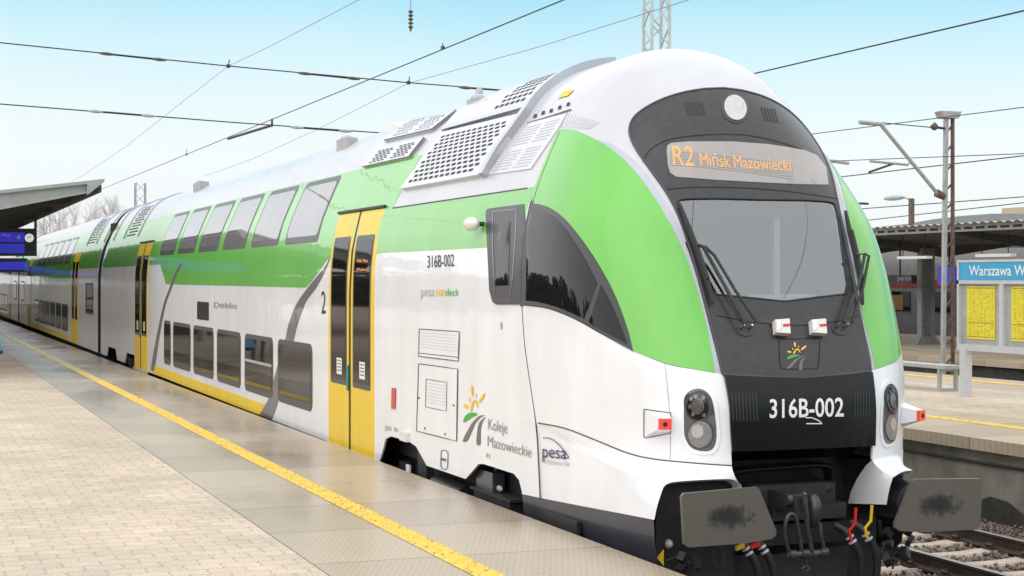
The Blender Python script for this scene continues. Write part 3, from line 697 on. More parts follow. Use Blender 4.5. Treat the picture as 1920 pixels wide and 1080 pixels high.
def slots_qg(q0, q1, g0, g1, nu, nv, fu, fv, off, m, name, par, stag=True):
    mb = MB()
    for j in range(nv):
        for i in range(nu):
            sh = .5 if (stag and j % 2) else 0
            a0 = q0 + (q1 - q0) * (i + sh) / (nu + .5); a1 = a0 + (q1 - q0) / (nu + .5) * fu; b0 = g0 + (g1 - g0) * j / nv; b1 = b0 + (g1 - g0) / nv * fv
            P = np.array([(a0, b0), (a1, b0), (a1, b1), (a0, b1)]); E = S(P[:, 0], P[:, 1]) + SN(P[:, 0], P[:, 1]) * off
            f = (0, 1, 2, 3)
            if (np.cross(E[1] - E[0], E[2] - E[0]) * SN(P[:1, 0], P[:1, 1])[0]).sum() < 0: f = f[::-1]
            mb.add(E, [f])
    return mb.build(name, m, par, 0)
slots_qg(qa + u4 * .60, qb - .06, gm_ - .06, gm_ - .38, 6, 7, .68, .52, .062, HOLE, 'slots', rb)
# arched rim in front of the bulge and grille
U = uv([(912, 331), (935, 290), (965, 248), (990, 214)]); rimq = [tuple(p) for p in U] + [(U[-1][0], g) for g in np.linspace(U[-1][1] - .06, .04, 8)]
U = np.array(rimq); P = S(U[:, 0], U[:, 1]) + SN(U[:, 0], U[:, 1]) * .05
mb = MB(); Ui = np.array(spl([tuple(x) for x in U], 4)); P1 = S(Ui[:, 0] - .06, Ui[:, 1]); P2 = S(Ui[:, 0] + .06, Ui[:, 1]); N1 = SN(Ui[:, 0], Ui[:, 1]); m_ = len(Ui)
V = np.concatenate([P1, P1 + N1 * .075, P2 + N1 * .075, P2]); mb.add(V, [(j * m_ + i, j * m_ + i + 1, (j + 1) * m_ + i + 1, (j + 1) * m_ + i) for j in range(3) for i in range(m_ - 1)])
mb.build('roof_rim', BAND, train)
# roof strip with slots, warning sticker, louvre fan
for k, (x, y) in enumerate(((1000, 222), (1015, 216), (1030, 212), (1046, 206), (1062, 200))): patch('roof_slot', pxpoly([(x, y), (x + 6, y - 1.5), (x + 8, y - 8), (x + 3, y - 7)], k=2), .008, HOLE, train, 0, dq=.05)
patches('roof_seam', [line_px([(990, 232), (1030, 220), (1072, 206)], 2.5, 4)], .009, LINE, train, 0, dq=.1)
patch('warning_sticker', pxpoly([(1046, 186), (1066, 180), (1078, 168), (1058, 173)], k=2), .008, PYEL, train, 0, dq=.1)
mb = MB()
for k in range(12): mb.tube([Spt(*p, .0) for p in dens([(1052 + k * 4.6, 240 + k * .3), (1063 + k * 5.6, 212 + k * 1.6)], 5, False)], .004, 4)
mb.build('louvre_fan', LSTEEL, train)
for quad, nm in (([(683, 315), (770, 296), (799, 260), (709, 282)], 1), ([(723, 266), (813, 245), (858, 210), (773, 226)], 2)):
    v = patch('roof_vent_panel', pxpoly(quad, k=4), .03, GP, train, .03, dq=.2)
    patches('panel_edge_line', [line_px([quad[0], quad[1], quad[2]], 2.2, 4, False)], .031, LINE, v, 0, dq=.2)  # dark line along two edges of the raised panel
    for (u0, u1) in ((.10, .47), (.55, .92)):
        Q4 = [tuple(bil(quad, a, b)) for a, b in ((u0, .15), (u1, .15), (u1, .88), (u0, .88))]; slots(Q4, 4, 7, .75, .5, .033, HOLE if nm == 1 else LGREY, 'slots', v, m0=0.)
for Yr in (40.2, 43.0, 45.2):
    patch('roof_ring', qg_quad(-(Yr - YO) - .06, -(Yr - YO) + .06, 1.02, .05), .03, BAND, train, .03, dq=.2)
slots_qg(-(42.5 - YO), -(40.6 - YO), 1.0, .5, 4, 12, .8, .4, .01, HOLE, 'roof_grille', train)
for px, py, wx, w, h in ((640, 268, .16, .55, .16), (884, 192, .12, .34, .12), (368, 346, .2, .8, .2)):
    p = Spt(px, py + 14); b = MB().box(p.x - .0, p.x + wx, p.y - w / 2, p.y + w / 2, p.z - .14, p.z + h).build('roof_box', LSTEEL, train)
    lathe_path(MB(), [(p.x + .08, p.y, p.z + h), (p.x + .08, p.y, p.z + h + .03), (p.x + .08, p.y, p.z + h + .05)], [.09, .085, .06]).build('box_cap', BAND, b)
    if px == 884: lathe_path(MB(), [(p.x + .09, p.y, p.z + h + .04), (p.x + .09, p.y, p.z + h + .10), (p.x + .09, p.y, p.z + h + .13)], [.045, .038, .02]).build('antenna', LSTEEL, b)
p = Spt(737, 250); MB().obox(p + Vector((.1, 0, .05)), (1, 0, .2), (0, 1, .2), (0, -.2, 1), .14, .40, .14).build('roof_horn', WPL, train)
# --- headlights
for mir in (0, 1):
    fm = mirq if mir else (lambda a: a)
    hs = spl([(1283, 768), (1284, 745), (1298, 731), (1318, 731), (1334, 748), (1341, 785), (1343, 820), (1337, 840), (1322, 846), (1298, 840), (1285, 820), (1283, 795)], 4, True)
    sur = spl([(1277, 768), (1278, 741), (1295, 724), (1321, 724), (1340, 745), (1348, 785), (1350, 822), (1342, 846), (1324, 853), (1295, 847), (1279, 824), (1277, 795)], 4, True)
    h = patch('headlight', fm(pxpoly(sur, k=1)), .012, WHITE, train, .012)
    patch('lamp_cover', fm(pxpoly(hs, k=1)), .014, HLG, h, .002)
    for (x, y, a, b, mm, o_) in ((1310, 762, 25, 29, FRAME, .016), (1309, 762, 21, 25, HLD, .019), (1308, 762, 12, 15, HLD2, .022), (1314, 814, 25, 28, FRAME, .016), (1313, 814, 22, 25, LAMPD, .019), (1308, 808, 11, 13, LAMPG, .022)):
        patch('lamp', fm(disc_px(x, y, a, b, 8)), o_, mm, h, .002, dq=.008)
    for (x, y) in ((1296, 748), (1304, 744), (1300, 776), (1320, 778), (1294, 762), (1318, 746)): patch('lamp', fm(disc_px(x, y, 3.2, 4.2, 20, 10)), .023, HLD2, h, .003, dq=.006)
# --- marker lamps: white wedge with a red lens facing forward
def marker(mir):
    fx = (lambda p: mirX(p)) if mir else (lambda p: Vector(p))
    b = [Spt(*p, .0) for p in ((1210, 769), (1210, 818), (1256, 810), (1256, 776))]
    ctr = Vector((0, 0, EZ)) + (Spt(1246, 795) - Vector((0, 0, EZ))) * .9865
    l = [ctr + Vector(d) for d in ((-.04, .03, .042), (-.04, .03, -.042), (.045, -.015, -.042), (.045, -.015, .042))]
    V = [fx(p) for p in b + l]; fs = [(0, 1, 5, 4), (1, 2, 6, 5), (2, 3, 7, 6), (3, 0, 4, 7), (4, 5, 6, 7)]
    if mir: fs = [f[::-1] for f in fs]
    m = MB().add(V, fs).build('marker_lamp', WHITE, train, 10)
    n = Vector((-.2, -.8, 0)) if not mir else Vector((.2, -.8, 0))
    MB().prism([p + n.normalized() * .002 for p in V[4:]], n.normalized() * .03).build('lens', mat('red_lens', (.7, .03, .02), .15, 0, 1, emit=((1, .05, .03), .25)), m)
    cc = sum(V[4:], Vector()) / 4 + n.normalized() * .034
    lathe_path(MB(), [cc, cc + n.normalized() * .006], [.02, .015], 12).build('bulb', PBLK, m)
marker(0); marker(1)
patches('marker_outline', [line_px([(1208, 767), (1208, 819), (1212, 821), (1258, 812), (1258, 774), (1208, 767)], 1.6, 3, False)], .007, LINE, train, 0)
# --- wipers
def wiper(name, blade, arm1, arm2, base):
    w = MB().tube([Spt(*p, .05) for p in blade], [.014] + [.024] * (len(blade) - 2) + [.014], 6).build(name, RUB, train)
    MB().tube([Spt(*p, .075) for p in blade[1:-1]], .016, 6).build('blade_holder', PBLK, w)
    MB().tube([Spt(*p, .10) for p in arm1], .014, 6).build('arm', PBLK, w); MB().tube([Spt(*p, .10) for p in arm2], .012, 6).build('arm', PBLK, w)
    bx, by = base; pb = patch('base_plate', disc_px(bx, by, 17, 12, 5, 20), .018, MASK, w, .018, dq=.008)
    for dx in (-9, 6): p = Spt(bx + dx, by - 3, .03); n = Snrm(bx, by); lathe_path(MB(), [p, p + n * .03, p + n * .05], [.013, .013, .008], 12).build('pivot', CHROME, w)
wiper('wiper', [(1272, 388), (1287, 430), (1306, 480), (1322, 530), (1333, 574)], [(1303, 470), (1312, 474), (1350, 545), (1388, 617)], [(1314, 472), (1332, 490), (1370, 555), (1410, 615)], (1397, 620))
wiper('wiper', [(1578, 402), (1586, 440), (1597, 485), (1606, 530), (1610, 575)], [(1590, 487), (1606, 486), (1597, 540), (1570, 614)], [(1606, 486), (1613, 490), (1604, 545), (1585, 614)], (1575, 618))
# --- white washer lamps under the windshield
for x in (1446, 1514):
    ax = [Spt(x + dx, y, o) for dx, y, o in ((0, 606, .015), (27, 604, .015), (29, 632, .015), (2, 630, .015))]
    n = Snrm(x + 14, 618)
    o = MB().prism(ax, n * .055).build('roof_lamp' if 0 else 'camera_housing', WPL, train)
    k = [ax[0] + (ax[1] - ax[0]) * u + (ax[3] - ax[0]) * v + n * .057 for u, v in ((.5, .42), (.98, .42), (.98, .60), (.5, .60))]
    MB().prism(k, n * .003).build('red_mark', REDM, o)
    k = [ax[0] + (ax[1] - ax[0]) * u + (ax[3] - ax[0]) * v + n * .057 for u, v in ((.06, .1), (.36, .1), (.3, .75), (.06, .9))]
    MB().prism(k, n * .003).build('lens', CHROME, o)
# --- buffer fairings
def herm(p0, p1, t0, t1, n):
    s = np.linspace(0, 1, n)[:, None]; return (2*s**3 - 3*s**2 + 1) * p0 + (s**3 - 2*s**2 + s) * t0 + (-2*s**3 + 3*s**2) * p1 + (s**3 - s**2) * t1
su = uv(spl(seamz, 6)); su[:, 0] = np.maximum(su[:, 0], 0); su[0, 0] = 0
SEAM = S(su[:, 0], su[:, 1]) + SN(su[:, 0], su[:, 1]) * .003
XS = XC - 1.44
K = [np.array((XS, YO, z)) for z in np.linspace(.93, SEAM[0][2], 9)[:-1]] + list(SEAM) + [np.array((SEAM[-1][0] + .0, Y, z)) for Y, z in ((11.2, 1.33), (11.32, 1.22), (11.42, 1.10), (11.46, 1.0))]
K = np.array(K); nK = len(K); a_ = 9 - 1; b_ = a_ + len(SEAM)
rimo = np.array([(5.10, 10.90, 1.045), (5.12, 10.89, 1.15), (5.15, 10.88, 1.25)]); 
def interp(pts, n): 
    P = np.array(spl(pts, 8)); d = np.r_[0, np.cumsum(np.linalg.norm(np.diff(P, axis=0), axis=1))]; t = np.linspace(0, d[-1], n)
    return np.stack([np.interp(t, d, P[:, i]) for i in range(3)], -1)
RM = np.concatenate([interp(rimo, a_ + 1)[:-1], interp([(5.15, 10.88, 1.25), (5.17, 10.87, 1.295), (5.23, 10.86, 1.318), (5.40, 10.85, 1.325), (5.60, 10.85, 1.325), (5.72, 10.86, 1.315), (5.80, 10.88, 1.27)], b_ - a_), interp([(5.80, 10.88, 1.27), (5.82, 10.9, 1.17), (5.83, 10.92, 1.06)], nK - b_ + 1)[1:]])
NR = 16
for mir in (0, 1):
    G_ = []; RQ = RM.copy()
    if mir: k_ = np.clip((5.64 - RQ[:, 0]) / .45, 0, 1); RQ[:, 1] += .80 * k_; RQ[:, 2] -= .16 * k_
    for i in range(nK):
        p0 = K[i]; p1 = RQ[i]; d = np.linalg.norm(p1 - p0)
        if i <= a_: t0 = (p1 - p0) * np.array([0, 1, 1]); t1 = p1 - p0
        elif i < b_:
            w = min(1, (i - a_) / 10.); t0 = np.array((0, -.1, -.55)) * d * w + (p1 - p0) * (1 - w); t1 = np.array((0, -.9, -.12)) * d * w + (p1 - p0) * (1 - w)
        else: t0 = t1 = p1 - p0
        G_.append(herm(p0, p1, t0, t1, NR))
    V = np.concatenate(G_); 
    if mir: V[:, 0] = 2 * XC - V[:, 0]
    fs = [(i * NR + j, (i + 1) * NR + j, (i + 1) * NR + j + 1, i * NR + j + 1) for i in range(nK - 1) for j in range(NR - 1)]
    # lip turned inwards
    k0 = len(V); rr = RQ.copy(); cen = np.array((5.5, 10.95, 1.1)); lip = rr + (cen - rr) * np.array([.06, 0, .08]) + np.array([0, .04, 0]); lip2 = lip + np.array([0, .3, 0])
    if mir: lip[:, 0] = 2 * XC - lip[:, 0]; lip2[:, 0] = 2 * XC - lip2[:, 0]
    V = np.concatenate([V, lip, lip2])
    fs += [(i * NR + NR - 1, (i + 1) * NR + NR - 1, k0 + i + 1, k0 + i) for i in range(nK - 1)] + [(k0 + i, k0 + i + 1, k0 + nK + i + 1, k0 + nK + i) for i in range(nK - 1)]
    if mir: fs = [f[::-1] for f in fs]
    mk('buffer_fairing', V, fs, WHITE, train, 60)
    # dark liner behind the opening, skirt below
    fx = (lambda x: 2 * XC - x) if mir else (lambda x: x)
    def bx(mb, x0, x1, *r): a, b = sorted((fx(x0), fx(x1))); return mb.box(a, b, *r)
    bx(MB(), 5.16 if not mir else 5.3, 5.80, 11.0 if not mir else 11.5, 12.4, .55 if not mir else .9, 1.30).build('buffer_recess', UND, train)
    # skirt as a bent plate
    sk = MB(); ys = np.linspace(YO + .02, 11.8 if mir else 10.95, 14); rows = []
    for y in ys:
        t = (YO - y) / (YO - 10.9); x = XS + .012 + .10 * t * t; zt2 = .935 + .11 * t; zb = .55 + .06 * t
        rows.append([(x, y, zt2), (x + .01, y, (zt2 + zb) / 2 + .05), (x + .05 , y, zb + .02), (x + .12, y, zb - .05)])
    for r in rows: pass
    V = [((fx(p[0])), p[1], p[2]) for r in rows for p in r]; fs = [(i * 4 + j, i * 4 + j + 1, (i + 1) * 4 + j + 1, (i + 1) * 4 + j) for i in range(len(rows) - 1) for j in range(3)]
    if mir: fs = [f[::-1] for f in fs]
    skp = sk.add(V, fs).build('skirt', SKIRT, train, 60)
    bx(MB(), XS - .003, XS + .03, 12.15, 12.85, .66, .86).build('step_recess', PBLK, skp)
    bx(MB(), XS - .006, XS + .02, 12.2, 12.4, .72, .78).build('step', UND2, skp)
# --- black front below the number panel
mb = MB()
mb.add([(XC - .62, 11.16, 1.56), (XC + .62, 11.16, 1.56), (XC + .60, 11.44, 1.38), (XC - .60, 11.44, 1.38), (XC - .60, 11.46, .93), (XC + .60, 11.46, .93)], [(0, 3, 2, 1), (3, 4, 5, 2)])
mb.build('front_apron', BLACKG, train, 0)
fr = [(XC - .5, 11.42, .95), (XC - .5, 11.40, 1.22), (XC - .44, 11.39, 1.30), (XC, 11.39, 1.32), (XC + .36, 11.39, 1.32), (XC + .43, 11.40, 1.24), (XC + .45, 11.42, .95)]
MB().tube([tuple(p) for p in spl(fr, 4)], .022, 8).build('apron_moulding', BLACKG, train)
mb = MB().box(XC - .34, XC + .40, 11.30, 11.43, 1.03, 1.20); mb.box(XC - .2, XC + .45, 11.22, 11.36, .93, 1.05)
cb = mb.build('coupler_bracket', UND2, train)
for dx in (-.02, .12): lathe_path(MB(), [(XC + dx, 11.30, 1.12), (XC + dx, 11.28, 1.12)], [.012, .010], 8).build('bolt', ALU, cb)
lathe_path(MB(), [(XC + .34, 11.30, 1.15), (XC + .34, 11.27, 1.15)], [.022, .018], 10).build('bolt', CHROME, cb)
mb = MB().box(5.15, 7.35, 11.5, 13.2, .35, 1.35); mb.box(5.3, 7.15, 11.25, 11.6, .74, .90); mb.build('headstock', UND, train)
# snow plough
mb = MB(); pl = []
for i in range(13):
    t = -1 + i / 6; x = XC - .28 + t * .80; y = 11.05 + .18 * abs(t); pl.append([(x, y + .05, .70), (x, y + .10, .45), (x, y - .02, .14)])
mb.add([p for r in pl for p in r], [(i * 3 + j, (i + 1) * 3 + j, (i + 1) * 3 + j + 1, i * 3 + j + 1) for i in range(12) for j in range(2)]); mb.build('snow_plough', UND2, train, 60)
# --- buffers
STAIN = bpy.data.materials.new('buffer_steel'); STAIN.use_nodes = True; n = STAIN.node_tree; b = n.nodes['Principled BSDF']; b.inputs['Roughness'].default_value = .45; b.inputs['Metallic'].default_value = .35
tc = n.nodes.new('ShaderNodeTexCoord'); mp = n.nodes.new('ShaderNodeMapping'); mp.inputs['Scale'].default_value = (3.6, 0, 8.0); n.links.new(tc.outputs['Object'], mp.inputs[0])
nn = n.nodes.new('ShaderNodeTexNoise'); nn.inputs['Scale'].default_value = 12; nn.inputs['Detail'].default_value = 9; nn.inputs['Roughness'].default_value = .7; n.links.new(tc.outputs['Object'], nn.inputs[0])
vl = n.nodes.new('ShaderNodeVectorMath'); vl.operation = 'LENGTH'; n.links.new(mp.outputs[0], vl.inputs[0])
ma = n.nodes.new('ShaderNodeMath'); ma.operation = 'MULTIPLY_ADD'; ma.inputs[1].default_value = 1.7; n.links.new(nn.outputs[0], ma.inputs[0]); n.links.new(vl.outputs['Value'], ma.inputs[2])
r = n.nodes.new('ShaderNodeValToRGB'); r.color_ramp.elements[0].position = .85; r.color_ramp.elements[0].color = (.035, .035, .036, 1); r.color_ramp.elements[1].position = 1.15; r.color_ramp.elements[1].color = (.125, .12, .105, 1)
e = r.color_ramp.elements.new(1.0) if False else None
n.links.new(ma.outputs[0], r.inputs[0]); ma2 = n.nodes.new('ShaderNodeMath'); ma2.operation = 'MULTIPLY'; ma2.inputs[1].default_value = .62; n.links.new(ma.outputs[0], ma2.inputs[0]); n.links.new(ma2.outputs[0], r.inputs[0])
r.color_ramp.elements[0].position = .70; r.color_ramp.elements[1].position = .98; e = r.color_ramp.elements.new(.88); e.color = (.085, .082, .075, 1); r.color_ramp.elements[-1].color = (.15, .14, .12, 1); n.links.new(r.outputs[0], b.inputs['Base Color'])
for mir in (0, 1):
    fx = (lambda x: 2 * XC - x) if mir else (lambda x: x)
    yc = 10.60
    out2 = [(5.20, .905), (5.18, 1.245), (5.20, 1.268), (5.78, 1.288), (5.80, 1.275), (5.945, .965), (5.945, .93), (5.91, .905), (5.70, .887), (5.23, .882)]
    pts = [(fx(x), yc + .10 * (x - 5.5) ** 2, z) for x, z in out2]
    bf = empty('x', (0, 0, 0)) if False else None
    V = pts + [(p[0], p[1] + .035, p[2]) for p in pts]; nP = len(pts)
    mbb = MB()
    # gridded convex face
    bp = mbb.prism(pts, (0, .035, 0)).build('buffer_plate', STAIN, train, 30)
    lathe_path(MB(), [(fx(5.56), yc + .04, 1.06), (fx(5.56), yc + .35, 1.06), (fx(5.56), yc + .36, 1.06), (fx(5.56), 11.5, 1.06)], [.11, .11, .15, .16]).build('buffer_stem', UND2, bp)
# --- screw coupling, hoses, cocks
CPL = mat('coupling_steel', (.05, .052, .056), .38, .3, .2, noise=(20, .4))
cx = 6.33
hook = MB(); hook.obox((cx - .02, 11.1, 1.10), (1, 0, 0), (0, 1, 0), (0, 0, 1), .11, .42, .13); lathe_path(hook, [(cx - .12, 10.95, 1.13), (cx + .04, 10.95, 1.13)], [.045, .045], 14)
hk = hook.build('coupling_hook', CPL, train, 60)
MB().ell((cx + .115, 10.95, 1.04), (.062, .08, .135), 10).build('hook_weight', CPL, hk)
zb = .735
MB().tube(spl([(cx - .13, 10.87, zb), (cx - .165, 10.87, zb + .10), (cx - .17, 10.87, zb + .22), (cx - .13, 10.87, zb + .30), (cx - .08, 10.87, zb + .27), (cx - .045, 10.87, zb + .12), (cx - .03, 10.87, zb)], 5), .016, 10).build('coupling_link', CPL, hk)
MB().tube(spl([(cx - .02, 10.86, 1.16), (cx + .0, 10.85, 1.05), (cx + .01, 10.85, .92), (cx + .05, 10.85, zb)], 5), .019, 10).build('coupling_link', CPL, hk)
MB().tube(spl([(cx + .12, 10.86, .96), (cx + .125, 10.85, .86), (cx + .16, 10.85, zb)], 5), .015, 10).build('coupling_link', CPL, hk)
lathe_path(MB(), [(cx - .15, 10.86, zb), (cx + .17, 10.86, zb)], [.020, .020], 12).build('coupling_screw', RUST, hk)
for dx in (-.12, -.01, .15): lathe_path(MB(), [(cx + dx - .025, 10.86, zb), (cx + dx + .03, 10.86, zb)], [.036, .036], 14).build('coupling_nut', CPL, hk)
MB().tube([(cx + .0, 10.86, zb - .03), (cx + .0, 10.86, zb - .10)], .010, 6).tube(spl([(cx + .0, 10.86, zb - .09), (cx - .03, 10.86, zb - .11), (cx, 10.86, zb - .13), (cx + .03, 10.86, zb - .11), (cx, 10.86, zb - .09)], 3), .007, 6).build('coupling_handle', CPL, hk)
def hose(px, py, cockm, lx):
    p = onY(px, py, 10.95)
    h = MB().tube(spl([p + Vector((-.06, .10, .07)), p + Vector((-.02, .04, .04)), p, p + Vector((.06, -.03, -.10)), p + Vector((.09, -.03, -.24)), p + Vector((.07, 0, -.42)), p + Vector((-.02, .02, -.55)), p + Vector((-.12, .04, -.58))], 5), .030, 10).build('brake_hose', RUB, train)
    d = Vector((.05, -.03, -.09)).normalized()
    for t in (.0, .04): MB().tube([p + d * t, p + d * (t + .018)], .035, 12).build('hose_clamp', ALU, h)
    if lx:
        q = p + Vector((-.03, -.05, .05)); MB().tube([q + Vector((.02, 0, -.08)), q, q + Vector((.05, 0, .05)), q + Vector((.06, 0, .17))], .012, 6).build('cock_handle', cockm, h)
    else: MB().obox(p + Vector((-.07, -.04, .015)), (1, 0, .3), (0, 1, 0), (0, 0, 1), .07, .03, .03).build('cock_handle', cockm, h)
hose(1398, 1027, YELM, 0); hose(1427, 1024, REDM, 0); hose(1592, 1005, REDM, 1); hose(1622, 1000, YELM, 1)
MB().tube([onY(1335, 1030, 10.95), onY(1342, 1062, 10.95), onY(1356, 1062, 10.95), onY(1358, 1030, 10.95)], .010, 6).build('cable_bracket', UND2, train)
for k, (px, py) in enumerate(((1270, 1050), (1675, 1020))):
    p = onY(px, py, 11.0); mb = MB()
    for i in range(16):
        q = p + Vector((R.uniform(-.16, .16), R.uniform(-.1, .15), R.uniform(-.14, .12))); a = Vector((R.uniform(-1, 1), R.uniform(-1, 1), R.uniform(-1, 1)))
        if i % 2: mb.obox(q, a, a.orthogonal(), a.cross(a.orthogonal()), R.uniform(.04, .12), R.uniform(.03, .08), R.uniform(.03, .07))
        else: mb.tube([q - a * .07, q + a * .07], R.uniform(.008, .02), 8)
    mb.build('electric_coupling', UND, train)
p = onY(1240, 1046, 10.98); MB().prism([p + Vector((-.035, 0, 0)), p + Vector((.02, 0, -.06)), p + Vector((.02, 0, .06))], (0, .01, 0)).build('warning_plate', YELM, train)
p = onY(1254, 1020, 11.0); MB().ell(p, (.03, .05, .035), 8).build('pipe_end', LSTEEL, train)
# --- underframe and bogies
ub = MB(); ub.box(5.25, 7.65, 13.2, CARL - .2, .82, 1.05); ub.box(5.45, 7.45, 19.6, 36.5, .2, .85); ub.build('underframe', UND, train)
def bogie(Yc):
    L_ = 3.0
    fr_ = MB()
    for sx_ in (5.35, 7.35): fr_.box(sx_, sx_ + .16, Yc - 2.4, Yc + 2.4, .52, .78)
    fr_.box(5.5, 7.4, Yc - .35, Yc + .35, .4, .8); b = fr_.build('bogie', UND, train)
    for dy in (-1.6, 1.6):
        for X0, sg in ((5.55, 1), (7.2, -1)):
            lathe_path(MB(), [(X0, Yc + dy, .46), (X0 + .03 * sg, Yc + dy, .46), (X0 + .13 * sg, Yc + dy, .46)], [.47, .46, .46], 32).build('wheel', UND2, b)
        for X0 in (5.30, 7.40):
            lathe_path(MB(), [(X0, Yc + dy - 0, .62), (X0, Yc + dy, .75)], [.11, .11], 16).build('spring', UND, b)
            MB().box(X0 - .08, X0 + .12, Yc + dy - .2, Yc + dy + .2, .3, .6).build('axle_box', UND, b)
bogie(16.2); bogie(41.7)
# visible equipment in the arches
p = onX(935, 925, 5.15); MB().box(5.06, 5.4, p.y - .55, p.y + .45, .60, .80).build('equipment_box', UND, train)
MB().box(5.04, 5.42, p.y - .60, p.y + .50, .80, .825).build('box_lid', UND2, train)
p = onX(937, 916, 5.12); MB().ell(p, (.02, .07, .03), 8).build('gauge', LSTEEL, train)
MB().tube(spl([onX(930, 878, 5.2), onX(928, 900, 5.2), onX(918, 918, 5.2), onX(908, 921, 5.15)], 4), .016, 8).build('air_pipe', LSTEEL, train)
p = onX(845, 905, 5.15); MB().tube([(5.2, p.y - .45, .62), (5.2, p.y + .5, .62)], .15, 20).build('air_tank', TANK, train)
MB().box(5.12, 5.2, Yd(778) - .05, Yd(770) + .1, .5, 1.05).build('damper', UND2, train)
MB().box(5.08, 5.2, Yd(910), Yd(880), .45, 1.0).build('frame_plate', SKIRT, train)
p = onX(764, 882, 5.05); MB().box(5.05, 5.07, p.y - .06, p.y + .06, p.z - .03, p.z + .06).build('tag_plate', PWH, train)
p = Spt(763, 818, 0); MB().box(p.x - .05, p.x + .02, p.y - .12, p.y + .12, p.z - .05, p.z + .05).build('jack_bracket', WPL, train)
# --- cab interior seen through the windshield
CABI = mat('cab_lining', (.74, .77, .76), .8, noise=(4, .1)); DASH = mat('dashboard', (.88, .9, .89), .6, noise=(6, .1))
sec = S(np.zeros(24), np.linspace(.75, gz(1.7), 24)); sec[:, 0] += .08; sec[:, 1] = 13.2; sec = [tuple(p) for p in sec]; MB().prism(sec + [tuple(mirX(p)) for p in sec[::-1]], (0, .05, 0)).build('cab_back_wall', CABI, train, 0)
MB().box(XC - .45, XC + .12, 13.16, 13.195, 1.9, 3.75).build('cab_doorway', mat('dark_opening', (.10, .11, .11), .8, noise=(4, .2)), train)
for x_ in (-.92, .56): MB().box(XC + x_, XC + x_ + .36, 13.17, 13.195, 2.5, 3.7).build('cab_cupboard', mat('cupboard_grey', (.34, .36, .35), .7, noise=(5, .2)), train)
mb = MB(); mb.ell((XC - .05, 12.7, 2.95), (.26, .09, .36), 8); mb.ell((XC - .05, 12.7, 3.42), (.14, .07, .12), 8); mb.build('seat_back', FRAME, train)
MB().box(XC - .62, XC + .62, 12.22, 12.25, 3.30, 3.46).build('sun_blind', CABI, train)
MB().box(XC - .8, XC + .8, 11.85, 12.5, 2.30, 2.665).build('dashboard', DASH, train)
mb = MB().box(XC - .28, XC + .28, 12.65, 12.8, 2.2, 3.15); mb.box(XC - .15, XC + .15, 12.66, 12.78, 3.15, 3.4); mb.build('driver_seat', FRAME, train)
MB().box(XC + .25, XC + .30, 12.0, 12.05, 2.5, 3.3).build('cab_post', DASH, train)
MB().box(XC + .45, XC + .85, 13.15, 13.2, 2.6, 3.4).build('cab_back_window', DOORGL, train)
MB().box(XC - 1.1, XC + 1.1, 12.35, 13.2, 3.62, 3.66).build('cab_ceiling', CABI, train)
